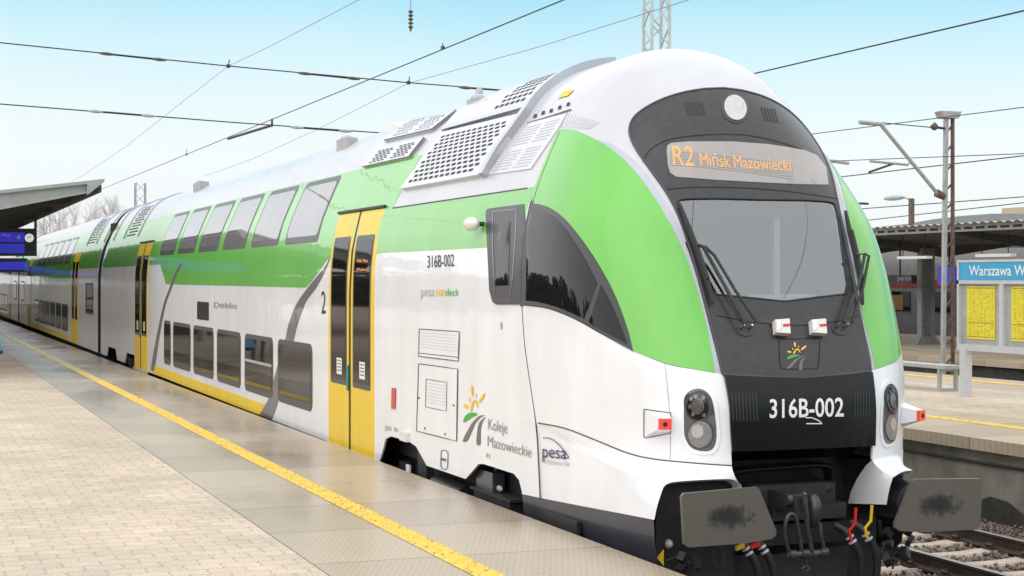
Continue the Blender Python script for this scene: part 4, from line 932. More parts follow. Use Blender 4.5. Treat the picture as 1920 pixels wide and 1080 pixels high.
# ================================================================== following cars
def coach(Y0, Y1, label, fine):
    car = empty('train_car', (XC, (Y0 + Y1) / 2, 0), label, 'train car', 'cars of the double-deck train')
    q0, q1 = -(Y1 - YO), -(Y0 - YO); qs = np.linspace(q0, q1, 8)
    mb = MB(); 
    gs = np.linspace(0, gtop, 26)
    for mir in (0, 1):
        qq = (1 - qs[::-1]) if mir else qs; Q_, G_ = np.meshgrid(qq, gs); n_ = len(qq)
        mb.add(S(Q_.ravel(), G_.ravel()), [(j * n_ + i, (j + 1) * n_ + i, (j + 1) * n_ + i + 1, j * n_ + i + 1) for j in range(len(gs) - 1) for i in range(n_ - 1)])
    mb.build('body_shell', SILV, car, 180)
    gs = np.linspace(gtop, gz(.735), 14); mb = MB()
    for mir in (0, 1):
        qq = (1 - qs[::-1]) if mir else qs; Q_, G_ = np.meshgrid(qq, gs); n_ = len(qq)
        mb.add(S(Q_.ravel(), G_.ravel()), [(j * n_ + i, (j + 1) * n_ + i, (j + 1) * n_ + i + 1, j * n_ + i + 1) for j in range(len(gs) - 1) for i in range(n_ - 1)])
    mb.build('side_wall', WHITE, car, 180)
    for qx, nm in ((q1, 'end_wall'), (q0, 'end_wall')):
        sec = [tuple(p) for p in S(np.full(30, qx), np.linspace(0, gz(.735), 30))]; MB().add(sec + [tuple(mirX(p)) for p in sec[::-1]][:-1], [tuple(range(59))]).build(nm, UND2, car, 0)
    patch('green_side_panel', rect(Y0 + .2, Y1 - .2, 3.08, 4.25), .004, GREEN, car, .004, dq=1.)
    patch('green_lower_panel', rect(Y0 + 8, Y1 - 8, 2.67, 3.08), .004, GREEN, car, .004, dq=1.)
    patch('yellow_skirt', rect(Y0 + 8.5, Y1 - 8.5, .745, .92), .005, YEL, car, .004, dq=1.)
    n = int((Y1 - Y0 - 18) / 2.46)
    for k in range(n):
        Ya = Y0 + 9 + 2.46 * k
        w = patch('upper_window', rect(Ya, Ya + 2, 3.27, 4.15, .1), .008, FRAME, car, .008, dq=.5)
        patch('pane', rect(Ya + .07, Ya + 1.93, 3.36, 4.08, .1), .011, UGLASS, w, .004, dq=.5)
        w = patch('lower_window', rect(Ya, Ya + 2.1, 1.04, 1.93, .14), .008, FRAME, car, .008, dq=.5)
        patch('pane', rect(Ya + .07, Ya + 2.03, 1.14, 1.86, .1), .011, GLASS, w, .004, dq=.5)
    for Ya in (Y0 + 1.2, Y1 - 3.4):
        w = patch('mid_window', rect(Ya, Ya + 2.1, 1.75, 2.65, .1), .008, FRAME, car, .008, dq=.5)
        patch('pane', rect(Ya + .07, Ya + 2.03, 1.82, 2.58, .08), .011, GLASS, w, .004, dq=.5)
    for Ya in (Y0 + 5.6, Y1 - 7.8):
        d = patch('door', rect(Ya, Ya + 2.14, .745, 3.59), .007, YEL, car, .007, dq=.5)
        for a in (Ya + .2, Ya + 1.22): patch('door_window', rect(a, a + .72, 1.5, 3.3, .05), .012, DOORGL, d, .004, dq=.5)
    for Yr in (Y0 + .5, Y0 + 2.5, Y0 + 5.2): patch('roof_ring', qg_quad(-(Yr - YO) - .06, -(Yr - YO) + .06, 1.02, .05), .03, BAND, car, .03, dq=.3)
    slots_qg(-(Y0 + 5.0 - YO), -(Y0 + 2.8 - YO), 1.0, .5, 4, 12, .8, .4, .01, HOLE, 'roof_grille', car)
    MB().box(5.25, 7.65, Y0 + .3, Y1 - .3, .3, .8).build('underframe', UND, car)
    for Yc in (Y0 + 4.5, Y1 - 4.5):
        b = MB().box(5.35, 7.55, Yc - 2.3, Yc + 2.3, .5, .8).build('bogie', UND, car)
        for dy in (-1.6, 1.6):
            for X0 in (5.5, 7.3): lathe_path(MB(), [(X0, Yc + dy, .46), (X0 + .12, Yc + dy, .46)], [.47, .47], 20).build('wheel', UND2, b)
    return car
coach(CARL + .7, 80.5, 'second double-deck coach, right behind the driving car with green and white sides', 1)
coach(81.2, 115, 'third double-deck coach at the far end of the train, darkened under the canopy', 1)
tag(MB().box(XC - 1.1, XC + 1.1, CARL + .02, CARL + .68, .9, 4.3).build('gangway_bellows', RUB), 'black rubber gangway bellows between the driving car and the second coach', 'gangway')
tag(MB().box(XC - 1.1, XC + 1.1, 80.52, 81.18, .9, 4.3).build('gangway_bellows', RUB), 'black rubber gangway bellows between the second coach and the third coach', 'gangway')
# ================================================================== ground and tracks
def structure(o): return tag(o, kind='structure')
GRD = mat('ground_gravel', (.20, .18, .16), .9, noise=(.5, .4), bump=(8, .4))
mb = MB(); mb.add([(-700, -60, -.62), (700, -60, -.62), (700, 1400, -.62), (-700, 1400, -.62)], [(0, 1, 2, 3)]); structure(mb.build('ground', GRD, None, 0))
BAL = bpy.data.materials.new('ballast'); BAL.use_nodes = True; n = BAL.node_tree; b = n.nodes['Principled BSDF']; b.inputs['Roughness'].default_value = .85
g = n.nodes.new('ShaderNodeNewGeometry'); v = n.nodes.new('ShaderNodeTexVoronoi'); v.inputs['Scale'].default_value = 22; n.links.new(g.outputs['Position'], v.inputs[0])
r = n.nodes.new('ShaderNodeValToRGB'); els = r.color_ramp.elements; els[0].color = (.08, .055, .045, 1); els[1].color = (.34, .27, .23, 1); e = els.new(.5); e.color = (.18, .135, .11, 1)
sp = n.nodes.new('ShaderNodeSeparateColor'); n.links.new(v.outputs['Color'], sp.inputs[0]); n.links.new(sp.outputs[0], r.inputs[0]); n.links.new(r.outputs[0], b.inputs['Base Color'])
bp = n.nodes.new('ShaderNodeBump'); bp.inputs['Distance'].default_value = .04; n.links.new(v.outputs['Distance'], bp.inputs['Height']); n.links.new(bp.outputs[0], b.inputs['Normal'])
STN = BAL.copy(); STN.name = 'ballast_stone'; n2 = STN.node_tree; b2 = n2.nodes['Principled BSDF']
for l in list(b2.inputs['Normal'].links): n2.links.remove(l)
[x for x in n2.nodes if x.bl_idname == 'ShaderNodeTexVoronoi'][0].inputs['Scale'].default_value = 14
mb = MB()
for x0, x1 in ((4.86, 12.62), (20.36, 25.8)): mb.add([(x0, -8, -.20), (x1, -8, -.20), (x1, 300, -.20), (x0, 300, -.20)], [(0, 1, 2, 3)])
structure(mb.build('trackbed', BAL, None, 0))
# loose stones near the camera
rng = np.random.default_rng(3)
def stones(N, x0, x1, y0, y1, dens_far=1):
    oct_ = np.array([(1,0,0),(-1,0,0),(0,1,0),(0,-1,0),(0,0,1),(0,0,-1)], float); fc = np.array([(0,2,4),(2,1,4),(1,3,4),(3,0,4),(2,0,5),(1,2,5),(3,1,5),(0,3,5)])
    c = np.stack([rng.uniform(x0, x1, N), y0 + (y1 - y0) * rng.uniform(0, 1, N) ** 1.3, rng.uniform(-.215, -.165, N)], -1)
    sc = rng.uniform(.014, .036, (N, 1, 3)); c = c[(np.abs(c[:, 0] - 10.48) > 1.27) | (np.abs((c[:, 1] - 8.3 + .31) % .62 - .31) > .145)]; N = len(c); sc = sc[:N]
    V = oct_[None] * sc * rng.uniform(.75, 1.25, (N, 6, 3))
    a = rng.uniform(0, 6.28, N); b = rng.uniform(0, 1.5, N)
    ca, sa, cb, sb = np.cos(a)[:, None], np.sin(a)[:, None], np.cos(b)[:, None], np.sin(b)[:, None]
    x, y, z = V[..., 0], V[..., 1], V[..., 2]; y, z = y * cb - z * sb, y * sb + z * cb; x, y = x * ca - y * sa, x * sa + y * ca
    V = np.stack([x, y, z], -1) + c[:, None]; Fc = fc[None] + (np.arange(N) * 6)[:, None, None]
    return V.reshape(-1, 3), Fc.reshape(-1, 3)
V1, F1 = stones(16000, 7.0, 12.5, 8.4, 17.5); V2, F2 = stones(5000, 7.2, 12.5, 17.5, 34)
me = bpy.data.meshes.new('ballast'); VV = np.concatenate([V1, V2]); FF = np.concatenate([F1, F2 + len(V1)])
me.vertices.add(len(VV)); me.vertices.foreach_set('co', VV.ravel()); me.loops.add(FF.size); me.loops.foreach_set('vertex_index', FF.ravel().astype(np.int32)); me.polygons.add(len(FF)); me.polygons.foreach_set('loop_start', np.arange(0, FF.size, 3, dtype=np.int32)); me.update(calc_edges=True); me.materials.append(STN)
o = bpy.data.objects.new('ballast', me); COL.objects.link(o); tag(o, 'brown crushed stone ballast lying between the rails', 'ballast', kind='stuff')
def railprof(x): return [(x - .07, -.165), (x + .07, -.165), (x + .07, -.15), (x + .015, -.125), (x + .012, -.045), (x + .034, -.03), (x + .034, -.004), (x + .026, 0), (x - .026, 0), (x - .034, -.004), (x - .034, -.03), (x - .012, -.045), (x - .015, -.125), (x - .07, -.15)]
def track(xc, label, y0, y1, ns, det=True):
    t = empty('railway_track', (xc, y0, -.3), label, 'railway track', 'railway tracks between the platforms')
    for sx_ in (-.717, .717):
        P = railprof(xc + sx_); mb = MB(); nP = len(P)
        vs = [(x, y, z) for y in (y0, y1) for x, z in P]; fs = [(i, (i + 1) % nP, nP + (i + 1) % nP, nP + i) for i in range(nP)]
        for i, f in enumerate(fs):
            mb.cur = 1 if i in (6, 7, 8) else 0
            mb.f.append(f); mb.m.append(mb.cur)
        mb.v = vs; rl = mb.build('rail', [RAILM, RAILT], t, 20)
        if det:
            cl = MB()
            for k in range(26):
                y = 8.3 + .62 * k
                for d in (-.10, .10):
                    cl.box(xc + sx_ + d - .045, xc + sx_ + d + .045, y - .07, y + .07, -.165, -.135); lathe_path(cl, [(xc + sx_ + d, y - .05, -.115), (xc + sx_ + d, y + .05, -.115)], [.025, .025], 10); lathe_path(cl, [(xc + sx_ + d, y, -.14), (xc + sx_ + d, y, -.08)], [.018, .016], 8)
            cl.build('rail_clips', RAILM, rl)
    for k in range(ns):
        y = 8.3 + .62 * k if det else 12 + .62 * k * 2; h = .0
        V = [(xc - 1.25, -.13, -.12), (xc + 1.25, -.13, -.12), (xc + 1.25, .13, -.12), (xc - 1.25, .13, -.12)]
        prof = [(-1.25, -.185), (-1.25, -.15), (-.95, -.160), (-.55, -.155), (-.30, -.172), (.30, -.172), (.55, -.155), (.95, -.160), (1.25, -.15), (1.25, -.185)]
        mb = MB(); m_ = len(prof)
        lo = [(xc + x, y - .15, -.30) for x, z in prof]; mb.add([(xc + x, y - .10, z - .003) for x, z in prof] + [(xc + x, y + .10, z - .003) for x, z in prof] + [(xc + x, y - .15, -.26) for x, z in prof] + [(xc + x, y + .15, -.26) for x, z in prof],
               [(i, i + 1, m_ + i + 1, m_ + i) for i in range(m_ - 1)] + [(2 * m_ + i, 2 * m_ + i + 1, i + 1, i) for i in range(m_ - 1)] + [(m_ + i, m_ + i + 1, 3 * m_ + i + 1, 3 * m_ + i) for i in range(m_ - 1)])
        mb.build('sleeper', SLEEP, t, 20)
    return t
track(XC, 'track under the double-deck train, beside the left platform', -8, 130, 14, False)
track(10.48, 'empty track with pale concrete sleepers at bottom right beside the train', -8, 130, 40)
track(23.2, 'far empty track in the dark gap behind the bench and notice board', -8, 130, 12, False)
# ================================================================== platforms
SL = .0035
def plat(x, y, z0, dz=0): return (x, y, z0 - SL * y + dz)
def sheet(name, m, x0, x1, y0, y1, z0, dz, thick=None, kind='structure'):
    mb = MB(); a = [plat(x0, y0, z0, dz), plat(x1, y0, z0, dz), plat(x1, y1, z0, dz), plat(x0, y1, z0, dz)]
    if thick: mb.prism(a, (0, 0, -thick))
    else: mb.add(a, [(0, 1, 2, 3)])
    return tag(mb.build(name, m, None, 0), kind=kind)
def nodes_mat(name): 
    m = bpy.data.materials.new(name); m.use_nodes = True; return m, m.node_tree, m.node_tree.nodes['Principled BSDF']
def mathn(n, op, a, b=None, c=None):
    x = n.nodes.new('ShaderNodeMath'); x.operation = op
    for i, q in enumerate((a, b, c)):
        if q is None: continue
        if isinstance(q, (int, float)): x.inputs[i].default_value = q
        else: n.links.new(q, x.inputs[i])
    return x.outputs[0]
# concrete block paving with zig-zag joints
PAV, n, b = nodes_mat('block_paving'); b.inputs['Roughness'].default_value = .8; b.inputs['Specular IOR Level'].default_value = .3
g = n.nodes.new('ShaderNodeNewGeometry'); s = n.nodes.new('ShaderNodeSeparateXYZ'); n.links.new(g.outputs['Position'], s.inputs[0])
tri = mathn(n, 'PINGPONG', mathn(n, 'MULTIPLY', s.outputs[0], 1.0), .10); tri2 = mathn(n, 'PINGPONG', mathn(n, 'MULTIPLY', s.outputs[1], 1.0), .055)
stp = mathn(n, 'MULTIPLY', mathn(n, 'SMOOTH_MIN', tri, .06, .01), .6)
yy = mathn(n, 'ADD', s.outputs[1], stp); xx = mathn(n, 'ADD', s.outputs[0], mathn(n, 'MULTIPLY', tri2, .45))
cb = n.nodes.new('ShaderNodeCombineXYZ'); n.links.new(xx, cb.inputs[0]); n.links.new(yy, cb.inputs[1])
br = n.nodes.new('ShaderNodeTexBrick'); br.inputs['Scale'].default_value = 1; br.inputs['Brick Width'].default_value = .26; br.inputs['Row Height'].default_value = .20; br.inputs['Mortar Size'].default_value = .0055; br.inputs['Mortar Smooth'].default_value = .3
br.inputs['Color1'].default_value = (.58, .49, .385, 1); br.inputs['Color2'].default_value = (.52, .435, .34, 1); br.inputs['Mortar'].default_value = (.33, .275, .215, 1); n.links.new(cb.outputs[0], br.inputs[0])
nz_ = n.nodes.new('ShaderNodeTexNoise'); nz_.inputs['Scale'].default_value = 45; nz_.inputs['Detail'].default_value = 5; nz_.inputs['Roughness'].default_value = .75; n.links.new(g.outputs['Position'], nz_.inputs[0])
nz2 = n.nodes.new('ShaderNodeTexNoise'); nz2.inputs['Scale'].default_value = .8; nz2.inputs['Detail'].default_value = 5; n.links.new(g.outputs['Position'], nz2.inputs[0])
f1 = mathn(n, 'MULTIPLY_ADD', nz_.outputs[0], 1.1, .45); f2 = mathn(n, 'MULTIPLY_ADD', nz2.outputs[0], .60, .70); f = mathn(n, 'MULTIPLY', f1, f2)
vg = n.nodes.new('ShaderNodeTexVoronoi'); vg.inputs['Scale'].default_value = 1.7; n.links.new(g.outputs['Position'], vg.inputs[0]); gum = mathn(n, 'LESS_THAN', vg.outputs['Distance'], .035); f = mathn(n, 'MULTIPLY', f, mathn(n, 'MULTIPLY_ADD', gum, -.35, 1.0))
wn_ = n.nodes.new('ShaderNodeTexNoise'); wn_.inputs['Scale'].default_value = 4.5; wn_.inputs['Detail'].default_value = 3; n.links.new(g.outputs['Position'], wn_.inputs[0]); f = mathn(n, 'MULTIPLY', f, mathn(n, 'MULTIPLY_ADD', wn_.outputs[0], .25, .88))
mv = n.nodes.new('ShaderNodeVectorMath'); mv.operation = 'SCALE'; n.links.new(br.outputs['Color'], mv.inputs[0]); n.links.new(f, mv.inputs[3]); n.links.new(mv.outputs[0], b.inputs['Base Color'])
bp = n.nodes.new('ShaderNodeBump'); bp.inputs['Distance'].default_value = .006; bp.inputs['Strength'].default_value = .6; n.links.new(mathn(n, 'MULTIPLY_ADD', br.outputs['Fac'], -1., mathn(n, 'MULTIPLY', nz_.outputs[0], .5)), bp.inputs['Height']); n.links.new(bp.outputs[0], b.inputs['Normal'])
# damp cast slabs with small studs
def slabmat(name, wet):
    m, n, b = nodes_mat(name); g = n.nodes.new('ShaderNodeNewGeometry'); s = n.nodes.new('ShaderNodeSeparateXYZ'); n.links.new(g.outputs['Position'], s.inputs[0])
    ya = mathn(n, 'DIVIDE', mathn(n, 'SUBTRACT', s.outputs[1], 11.3), 1.5); fy = mathn(n, 'FRACT', ya); idy = mathn(n, 'FLOOR', ya)
    wn = n.nodes.new('ShaderNodeTexWhiteNoise'); wn.noise_dimensions = '1D'; n.links.new(idy, wn.inputs['W'])
    jd = mathn(n, 'PINGPONG', mathn(n, 'ADD', ya, .5), .5); joint = mathn(n, 'SUBTRACT', 1.0, mathn(n, 'MULTIPLY', mathn(n, 'SUBTRACT', .5, jd), 1.0))
    jm = mathn(n, 'GREATER_THAN', jd, .493)
    a = mathn(n, 'SINE', mathn(n, 'MULTIPLY', mathn(n, 'ADD', s.outputs[0], mathn(n, 'MULTIPLY', s.outputs[1], .35)), 2 * math.pi / .045)); c = mathn(n, 'SINE', mathn(n, 'MULTIPLY', s.outputs[1], 2 * math.pi / .06)); st = mathn(n, 'MULTIPLY', a, c)
    cm = n.nodes.new('ShaderNodeMapping'); cm.inputs['Scale'].default_value = (1, .35, 1); n.links.new(g.outputs['Position'], cm.inputs[0])
    nz = n.nodes.new('ShaderNodeTexNoise'); b.inputs['Specular IOR Level'].default_value = .45; nz.inputs['Scale'].default_value = .8; nz.inputs['Detail'].default_value = 4; nz.inputs['Roughness'].default_value = .5; n.links.new(cm.outputs[0], nz.inputs[0])
    nf = n.nodes.new('ShaderNodeTexNoise'); nf.inputs['Scale'].default_value = 40; nf.inputs['Detail'].default_value = 5; n.links.new(g.outputs['Position'], nf.inputs[0])
    r = n.nodes.new('ShaderNodeValToRGB'); r.color_ramp.elements[0].position = .32; r.color_ramp.elements[1].position = .68
    r.color_ramp.elements[0].color = (.39, .315, .225, 1); r.color_ramp.elements[1].color = (.47, .385, .28, 1); n.links.new(nz.outputs[0], r.inputs[0])
    k = mathn(n, 'MULTIPLY', mathn(n, 'MULTIPLY_ADD', wn.outputs['Value'], .22, .86), mathn(n, 'MULTIPLY_ADD', nf.outputs[0], .5, .75))
    k = mathn(n, 'MULTIPLY', k, mathn(n, 'MULTIPLY_ADD', st, .13, 1.0)); k = mathn(n, 'MULTIPLY', k, mathn(n, 'MULTIPLY_ADD', jm, -.55, 1.0))
    mv = n.nodes.new('ShaderNodeVectorMath'); mv.operation = 'SCALE'; n.links.new(r.outputs[0], mv.inputs[0]); n.links.new(k, mv.inputs[3]); n.links.new(mv.outputs[0], b.inputs['Base Color'])
    rr = n.nodes.new('ShaderNodeMapRange'); rr.inputs[1].default_value = .35; rr.inputs[2].default_value = .62; rr.inputs[3].default_value = .19 if wet else .5; rr.inputs[4].default_value = .36 if wet else .7; n.links.new(nz.outputs[0], rr.inputs[0]); n.links.new(rr.outputs[0], b.inputs['Roughness'])
    bp = n.nodes.new('ShaderNodeBump'); bp.inputs['Distance'].default_value = .004; bp.inputs['Strength'].default_value = .16; n.links.new(mathn(n, 'MULTIPLY_ADD', st, .35, mathn(n, 'MULTIPLY_ADD', jm, -3., mathn(n, 'MULTIPLY', nf.outputs[0], .5))), bp.inputs['Height']); n.links.new(bp.outputs[0], b.inputs['Normal'])
    return m
SLAB = slabmat('damp_studded_slab', True); SLABD = slabmat('dry_slab', False)
TACT, n, b = nodes_mat('yellow_tactile_paint'); b.inputs['Roughness'].default_value = .4; g = n.nodes.new('ShaderNodeNewGeometry')
nz_ = n.nodes.new('ShaderNodeTexNoise'); nz_.inputs['Scale'].default_value = 14; nz_.inputs['Detail'].default_value = 7; nz_.inputs['Roughness'].default_value = .7; n.links.new(g.outputs['Position'], nz_.inputs[0])
r = n.nodes.new('ShaderNodeValToRGB'); r.color_ramp.elements[0].position = .36; r.color_ramp.elements[0].color = (.30, .22, .09, 1); r.color_ramp.elements[1].position = .46; r.color_ramp.elements[1].color = (.80, .56, .09, 1); e = r.color_ramp.elements.new(.7); e.color = (.88, .66, .14, 1)
n.links.new(nz_.outputs[0], r.inputs[0]); n.links.new(r.outputs[0], b.inputs['Base Color'])
def bumps(x0, x1, y0, y1, z0, px_, py_, r_):
    xs = np.arange(x0 + px_ / 2, x1, px_); ys = np.arange(y0, y1, py_); cs = np.array([(x, y + (.5 * py_ if i % 2 else 0)) for i, x in enumerate(xs) for y in ys]); N = len(cs)
    ring = np.array([(math.cos(t), math.sin(t)) for t in np.arange(6) * math.pi / 3]); V = np.zeros((N, 12, 3))
    V[:, :6, :2] = cs[:, None] + ring * r_; V[:, 6:, :2] = cs[:, None] + ring * r_ * .6
    V[..., 2] = z0 - SL * V[..., 1]; V[:, :6, 2] += .004; V[:, 6:, 2] += .015
    fs = [(i, (i + 1) % 6, 6 + (i + 1) % 6, 6 + i) for i in range(6)] + [tuple(range(6, 12))]
    return V.reshape(-1, 3), [tuple(j + 12 * k for j in f) for k in range(N) for f in fs]
# left platform
ZL, ZR, Z3 = .842, .885, .83
XE = 4.905
sheet('platform', CONC, -60, XE - .10, -12, 170, ZL - .12, 0, .9)
sheet('block_paving', PAV, -60, 2.665, -12, 170, ZL, 0, .11)
sheet('platform_slabs', SLAB, 2.675, XE, -12, 170, ZL, 0, .11)
mb = MB(); mb.add([plat(x, y, ZL, .004) for x, y in ((3.57, -12), (3.765, -12), (3.765, 170), (3.57, 170))], [(0, 1, 2, 3)]); mb.add(*bumps(3.575, 3.765, 8.5, 34, ZL, .038, .055, .013))
structure(mb.build('tactile_strip', TACT, None, 0))
# right platform
def islands(xa, xb, z0, ya, yb, l1, l2, t1, t2, wallx):
    sheet('platform', CONC, xa + .16, xb - .16, ya, yb, z0 - .16, 0, 1.1)
    sheet('block_paving', PAV, l1, l2, ya, yb, z0, 0, .15); sheet('platform_slabs', SLABD, xa, l1 - .01, ya, yb, z0, 0, .15); sheet('platform_slabs', SLABD, l2 + .01, xb, ya, yb, z0, 0, .15)
    mb = MB()
    for t in (t1, t2): mb.add([plat(x, y, z0, .004) for x, y in ((t, ya), (t + .20, ya), (t + .20, yb), (t, yb))], [(0, 1, 2, 3)]); mb.add(*bumps(t, t + .2, max(ya, 14), 30, z0, .05, .07, .017))
    structure(mb.build('tactile_strip', TACT, None, 0))
islands(12.40, 20.4, ZR, -12, 150, 14.7, 18.3, 13.66, 19.45, 0)
islands(25.75, 36.2, Z3, -12, 150, 27.9, 34.0, 26.9, 34.6, 0)
# retaining walls with panel joints, soot line and a cable
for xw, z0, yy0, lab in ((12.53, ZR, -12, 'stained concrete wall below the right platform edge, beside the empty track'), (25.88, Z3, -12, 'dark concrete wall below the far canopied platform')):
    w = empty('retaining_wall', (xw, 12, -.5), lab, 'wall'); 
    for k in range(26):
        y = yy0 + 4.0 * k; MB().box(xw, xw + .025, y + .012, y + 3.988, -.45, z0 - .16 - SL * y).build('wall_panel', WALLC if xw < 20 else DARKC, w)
    if xw < 20:
        mb = MB()
        pts = []
        for k in range(90):
            y = 2 + k * .35; h = -.02 + .10 * math.sin(k * .9) * R.random() + .12 * R.random(); pts.append((xw - .012, y, h))
        mb.add(pts + [(xw - .012, p[1], -.4) for p in pts], [(i, i + 1, 90 + i + 1, 90 + i) for i in range(89)]); mb.build('soot_stain', DARKC, w, 0)
        MB().tube([(xw - .03, y, z0 - .30 - SL * y + .012 * math.sin(y)) for y in np.arange(-5, 60, .8)], .018, 8).build('wall_cable', RUB, w)
# ================================================================== right platform furniture
bd = empty('notice_board', (16.73, 21, .8), 'grey framed station notice board with blue name header and yellow timetables', 'notice board')
X0 = 16.70; Yr, Yl = 17.6, 23.66; zf = lambda z: z
mb = MB(); 
for y in (Yl - .20, 19.9): MB().box(X0 - .03, X0 + .10, y - .085, y + .085, .6, 1.62).build('post', ALU, bd)
fr = MB(); fr.box(X0, X0 + .12, Yr, Yl, 3.06, 3.10); fr.box(X0, X0 + .12, Yr, Yl, 2.70, 2.76); fr.box(X0, X0 + .12, Yr, Yl, 1.58, 1.69); fr.box(X0, X0 + .12, Yl - .05, Yl, 1.69, 3.06)
fr.build('frame', ALU, bd)
for k in range(5):
    ya = Yl - .05 - 1.19 * k
    MB().box(X0 + .005, X0 + .115, ya - 1.19, ya - 1.09, 1.69, 2.70).build('mullion', ALU, bd)
    MB().box(X0 + .06, X0 + .07, ya - 1.09, ya, 1.69, 2.70).build('back_panel', LSTEEL, bd)
    t = MB().box(X0 + .045, X0 + .055, ya - .93, ya - .17, 1.78, 2.66).build('timetable', POST, bd)
    lt = MB()
    for i in range(24):
        z = 2.62 - i * .035
        for j in range(7):
            if R.random() < .8: lt.box(X0 + .042, X0 + .0445, ya - .90 + j * .10, ya - .90 + j * .10 + R.uniform(.04, .085), z, z + R.uniform(.006, .012))
    lt.build('printed_lines', mat('print_ochre', (.45, .36, .04), .6, noise=(9, .1)), t, 0)
    lt = MB()
    for z in (2.63, 2.05, 1.82): lt.box(X0 + .042, X0 + .0445, ya - .92, ya - .18, z, z + .007)
    lt.build('printed_rules', PGREY, t, 0)
    gm_ = bpy.data.materials.get('case_glass') or glassmat(); gm_.name = 'case_glass'
    
MB().box(X0 + .012, X0 + .10, Yr, Yl - .06, 2.765, 3.055).build('header', SIGNB, bd)
a = onX(1817, 516.5, X0 + .008); text_plane('header_text', 'Warszawa Wschodnia', (X0 + .006, a.y, a.z), (0, -2.42, 0), (0, 0, .165), PWH, bd)
bn = empty('bench', (17.3, 26, .8), 'grey steel bench with rectangular loop legs, between the train nose and the notice board', 'bench')
MB().box(17.05, 17.50, 24.55, 26.9, 1.20, 1.26).build('seat', LSTEEL, bn)
for y in (24.75, 26.6):
    mb = MB(); z0 = ZR - SL * y
    mb.box(17.08, 17.14, y - .03, y + .03, z0, 1.20); mb.box(17.42, 17.48, y - .03, y + .03, z0, 1.20); mb.box(17.14, 17.42, y - .03, y + .03, z0, z0 + .05); mb.box(17.14, 17.42, y - .03, y + .03, 1.15, 1.198); mb.build('leg', LSTEEL, bn)
# ================================================================== lattice masts
def lattice(name, x, y, z0, z1, w0, w1, n, m, label, group=None, turn=0.):
    mt = empty(name, (x, y, z0), label, 'mast', group)
    ca, sa = math.cos(turn), math.sin(turn)
    def P(i, j, t): w = (w0 + (w1 - w0) * t) / 2; return (x + (i * ca - j * sa) * w, y + (i * sa + j * ca) * w, z0 + (z1 - z0) * t)
    lg = MB()
    for i, j in ((-1, -1), (1, -1), (1, 1), (-1, 1)): lg.bar(P(i, j, 0), P(i, j, 1), .055)
    lg.build('uprights', m, mt)
    br = MB()
    for k in range(n):
        t0 = k / n; t1 = (k + 1) / n; cs = [(-1, -1), (1, -1), (1, 1), (-1, 1)]
        for a in range(4):
            p, q = cs[a], cs[(a + 1) % 4]
            if k % 2: p, q = q, p
            br.bar(P(*p, t0), P(*q, t1), .026)
    br.build('bracing', m, mt); return mt
Z1_ = onY(1240, 0, 30.5)
tw = lattice('lattice_mast', 14.32, 30.5, .78, 9.5, .44, .38, 22, mat('pale_steel', (.55, .60, .60), .6, .1, noise=(5, .2)), 'pale lattice mast rising behind the top of the train nose', 'lattice masts')
# catenary mast right
mx_, my_ = 23.1, 33.0
p = onY(1774, 212, my_); 
cm = empty('catenary_mast', (p.x, my_, -.2), 'grey catenary mast with slanted bracket arm, standing left of the notice board', 'mast')
l0 = onY(1767, 700, my_); l1 = onY(1774, 215, my_); r0 = onY(1783, 700, my_); r1 = onY(1784, 215, my_)
MB().bar((l0.x, my_, -.2), l1, .085, .10).build('upright', MASTM, cm); MB().bar((r0.x + .05, my_, -.2), r1 + Vector((.03, 0, 0)), .06, .08).build('upright', RUST, cm)
mb = MB(); N_ = 15
for k in range(N_):
    t0, t1 = k / N_, (k + .5) / N_
    a = Vector((l0.x, my_, -.2)).lerp(l1, t0); b_2 = Vector((r0.x + .05, my_, -.2)).lerp(r1 + Vector((.03, 0, 0)), t1); mb.bar(a, b_2, .035)
mb.build('bracing', RUST, cm)
c2 = onY(1780, 214, my_); MB().prism([(c2.x - .28, my_ - .1, c2.z + .06), (c2.x + .28, my_ - .1, c2.z + .06), (c2.x + .2, my_ - .1, c2.z - .10), (c2.x - .2, my_ - .1, c2.z - .10)], (0, .3, 0)).build('cap', MASTM, cm)
A = lambda x, y: onY(x, y, my_)
MB().tube([A(1762, 368), A(1650, 232)], .045, 10).build('bracket_arm', MASTM, cm)
MB().tube([A(1770, 369), A(1756, 362)], [.08, .10], 10).build('insulator', RUST, cm); MB().tube([A(1757, 239), A(1752, 237), A(1746, 238)], [.05, .10, .04], 10).build('insulator', RUST, cm)
MB().tube([A(1773, 241), A(1757, 239)], .03, 8).build('clamp', UND2, cm)
MB().tube([A(1611, 229), A(1652, 233)], .05, 8).build('top_tube', MASTM, cm); MB().tube([A(1652, 230), A(1748, 239)], .012, 6).build('stay', UND2, cm)
MB().tube([A(1631, 302), A(1702, 309), A(1708, 302)], .03, 8).build('steady_tube', MASTM, cm); MB().tube([A(1675, 307), A(1629, 323)], .025, 8).build('steady_arm', UND2, cm)
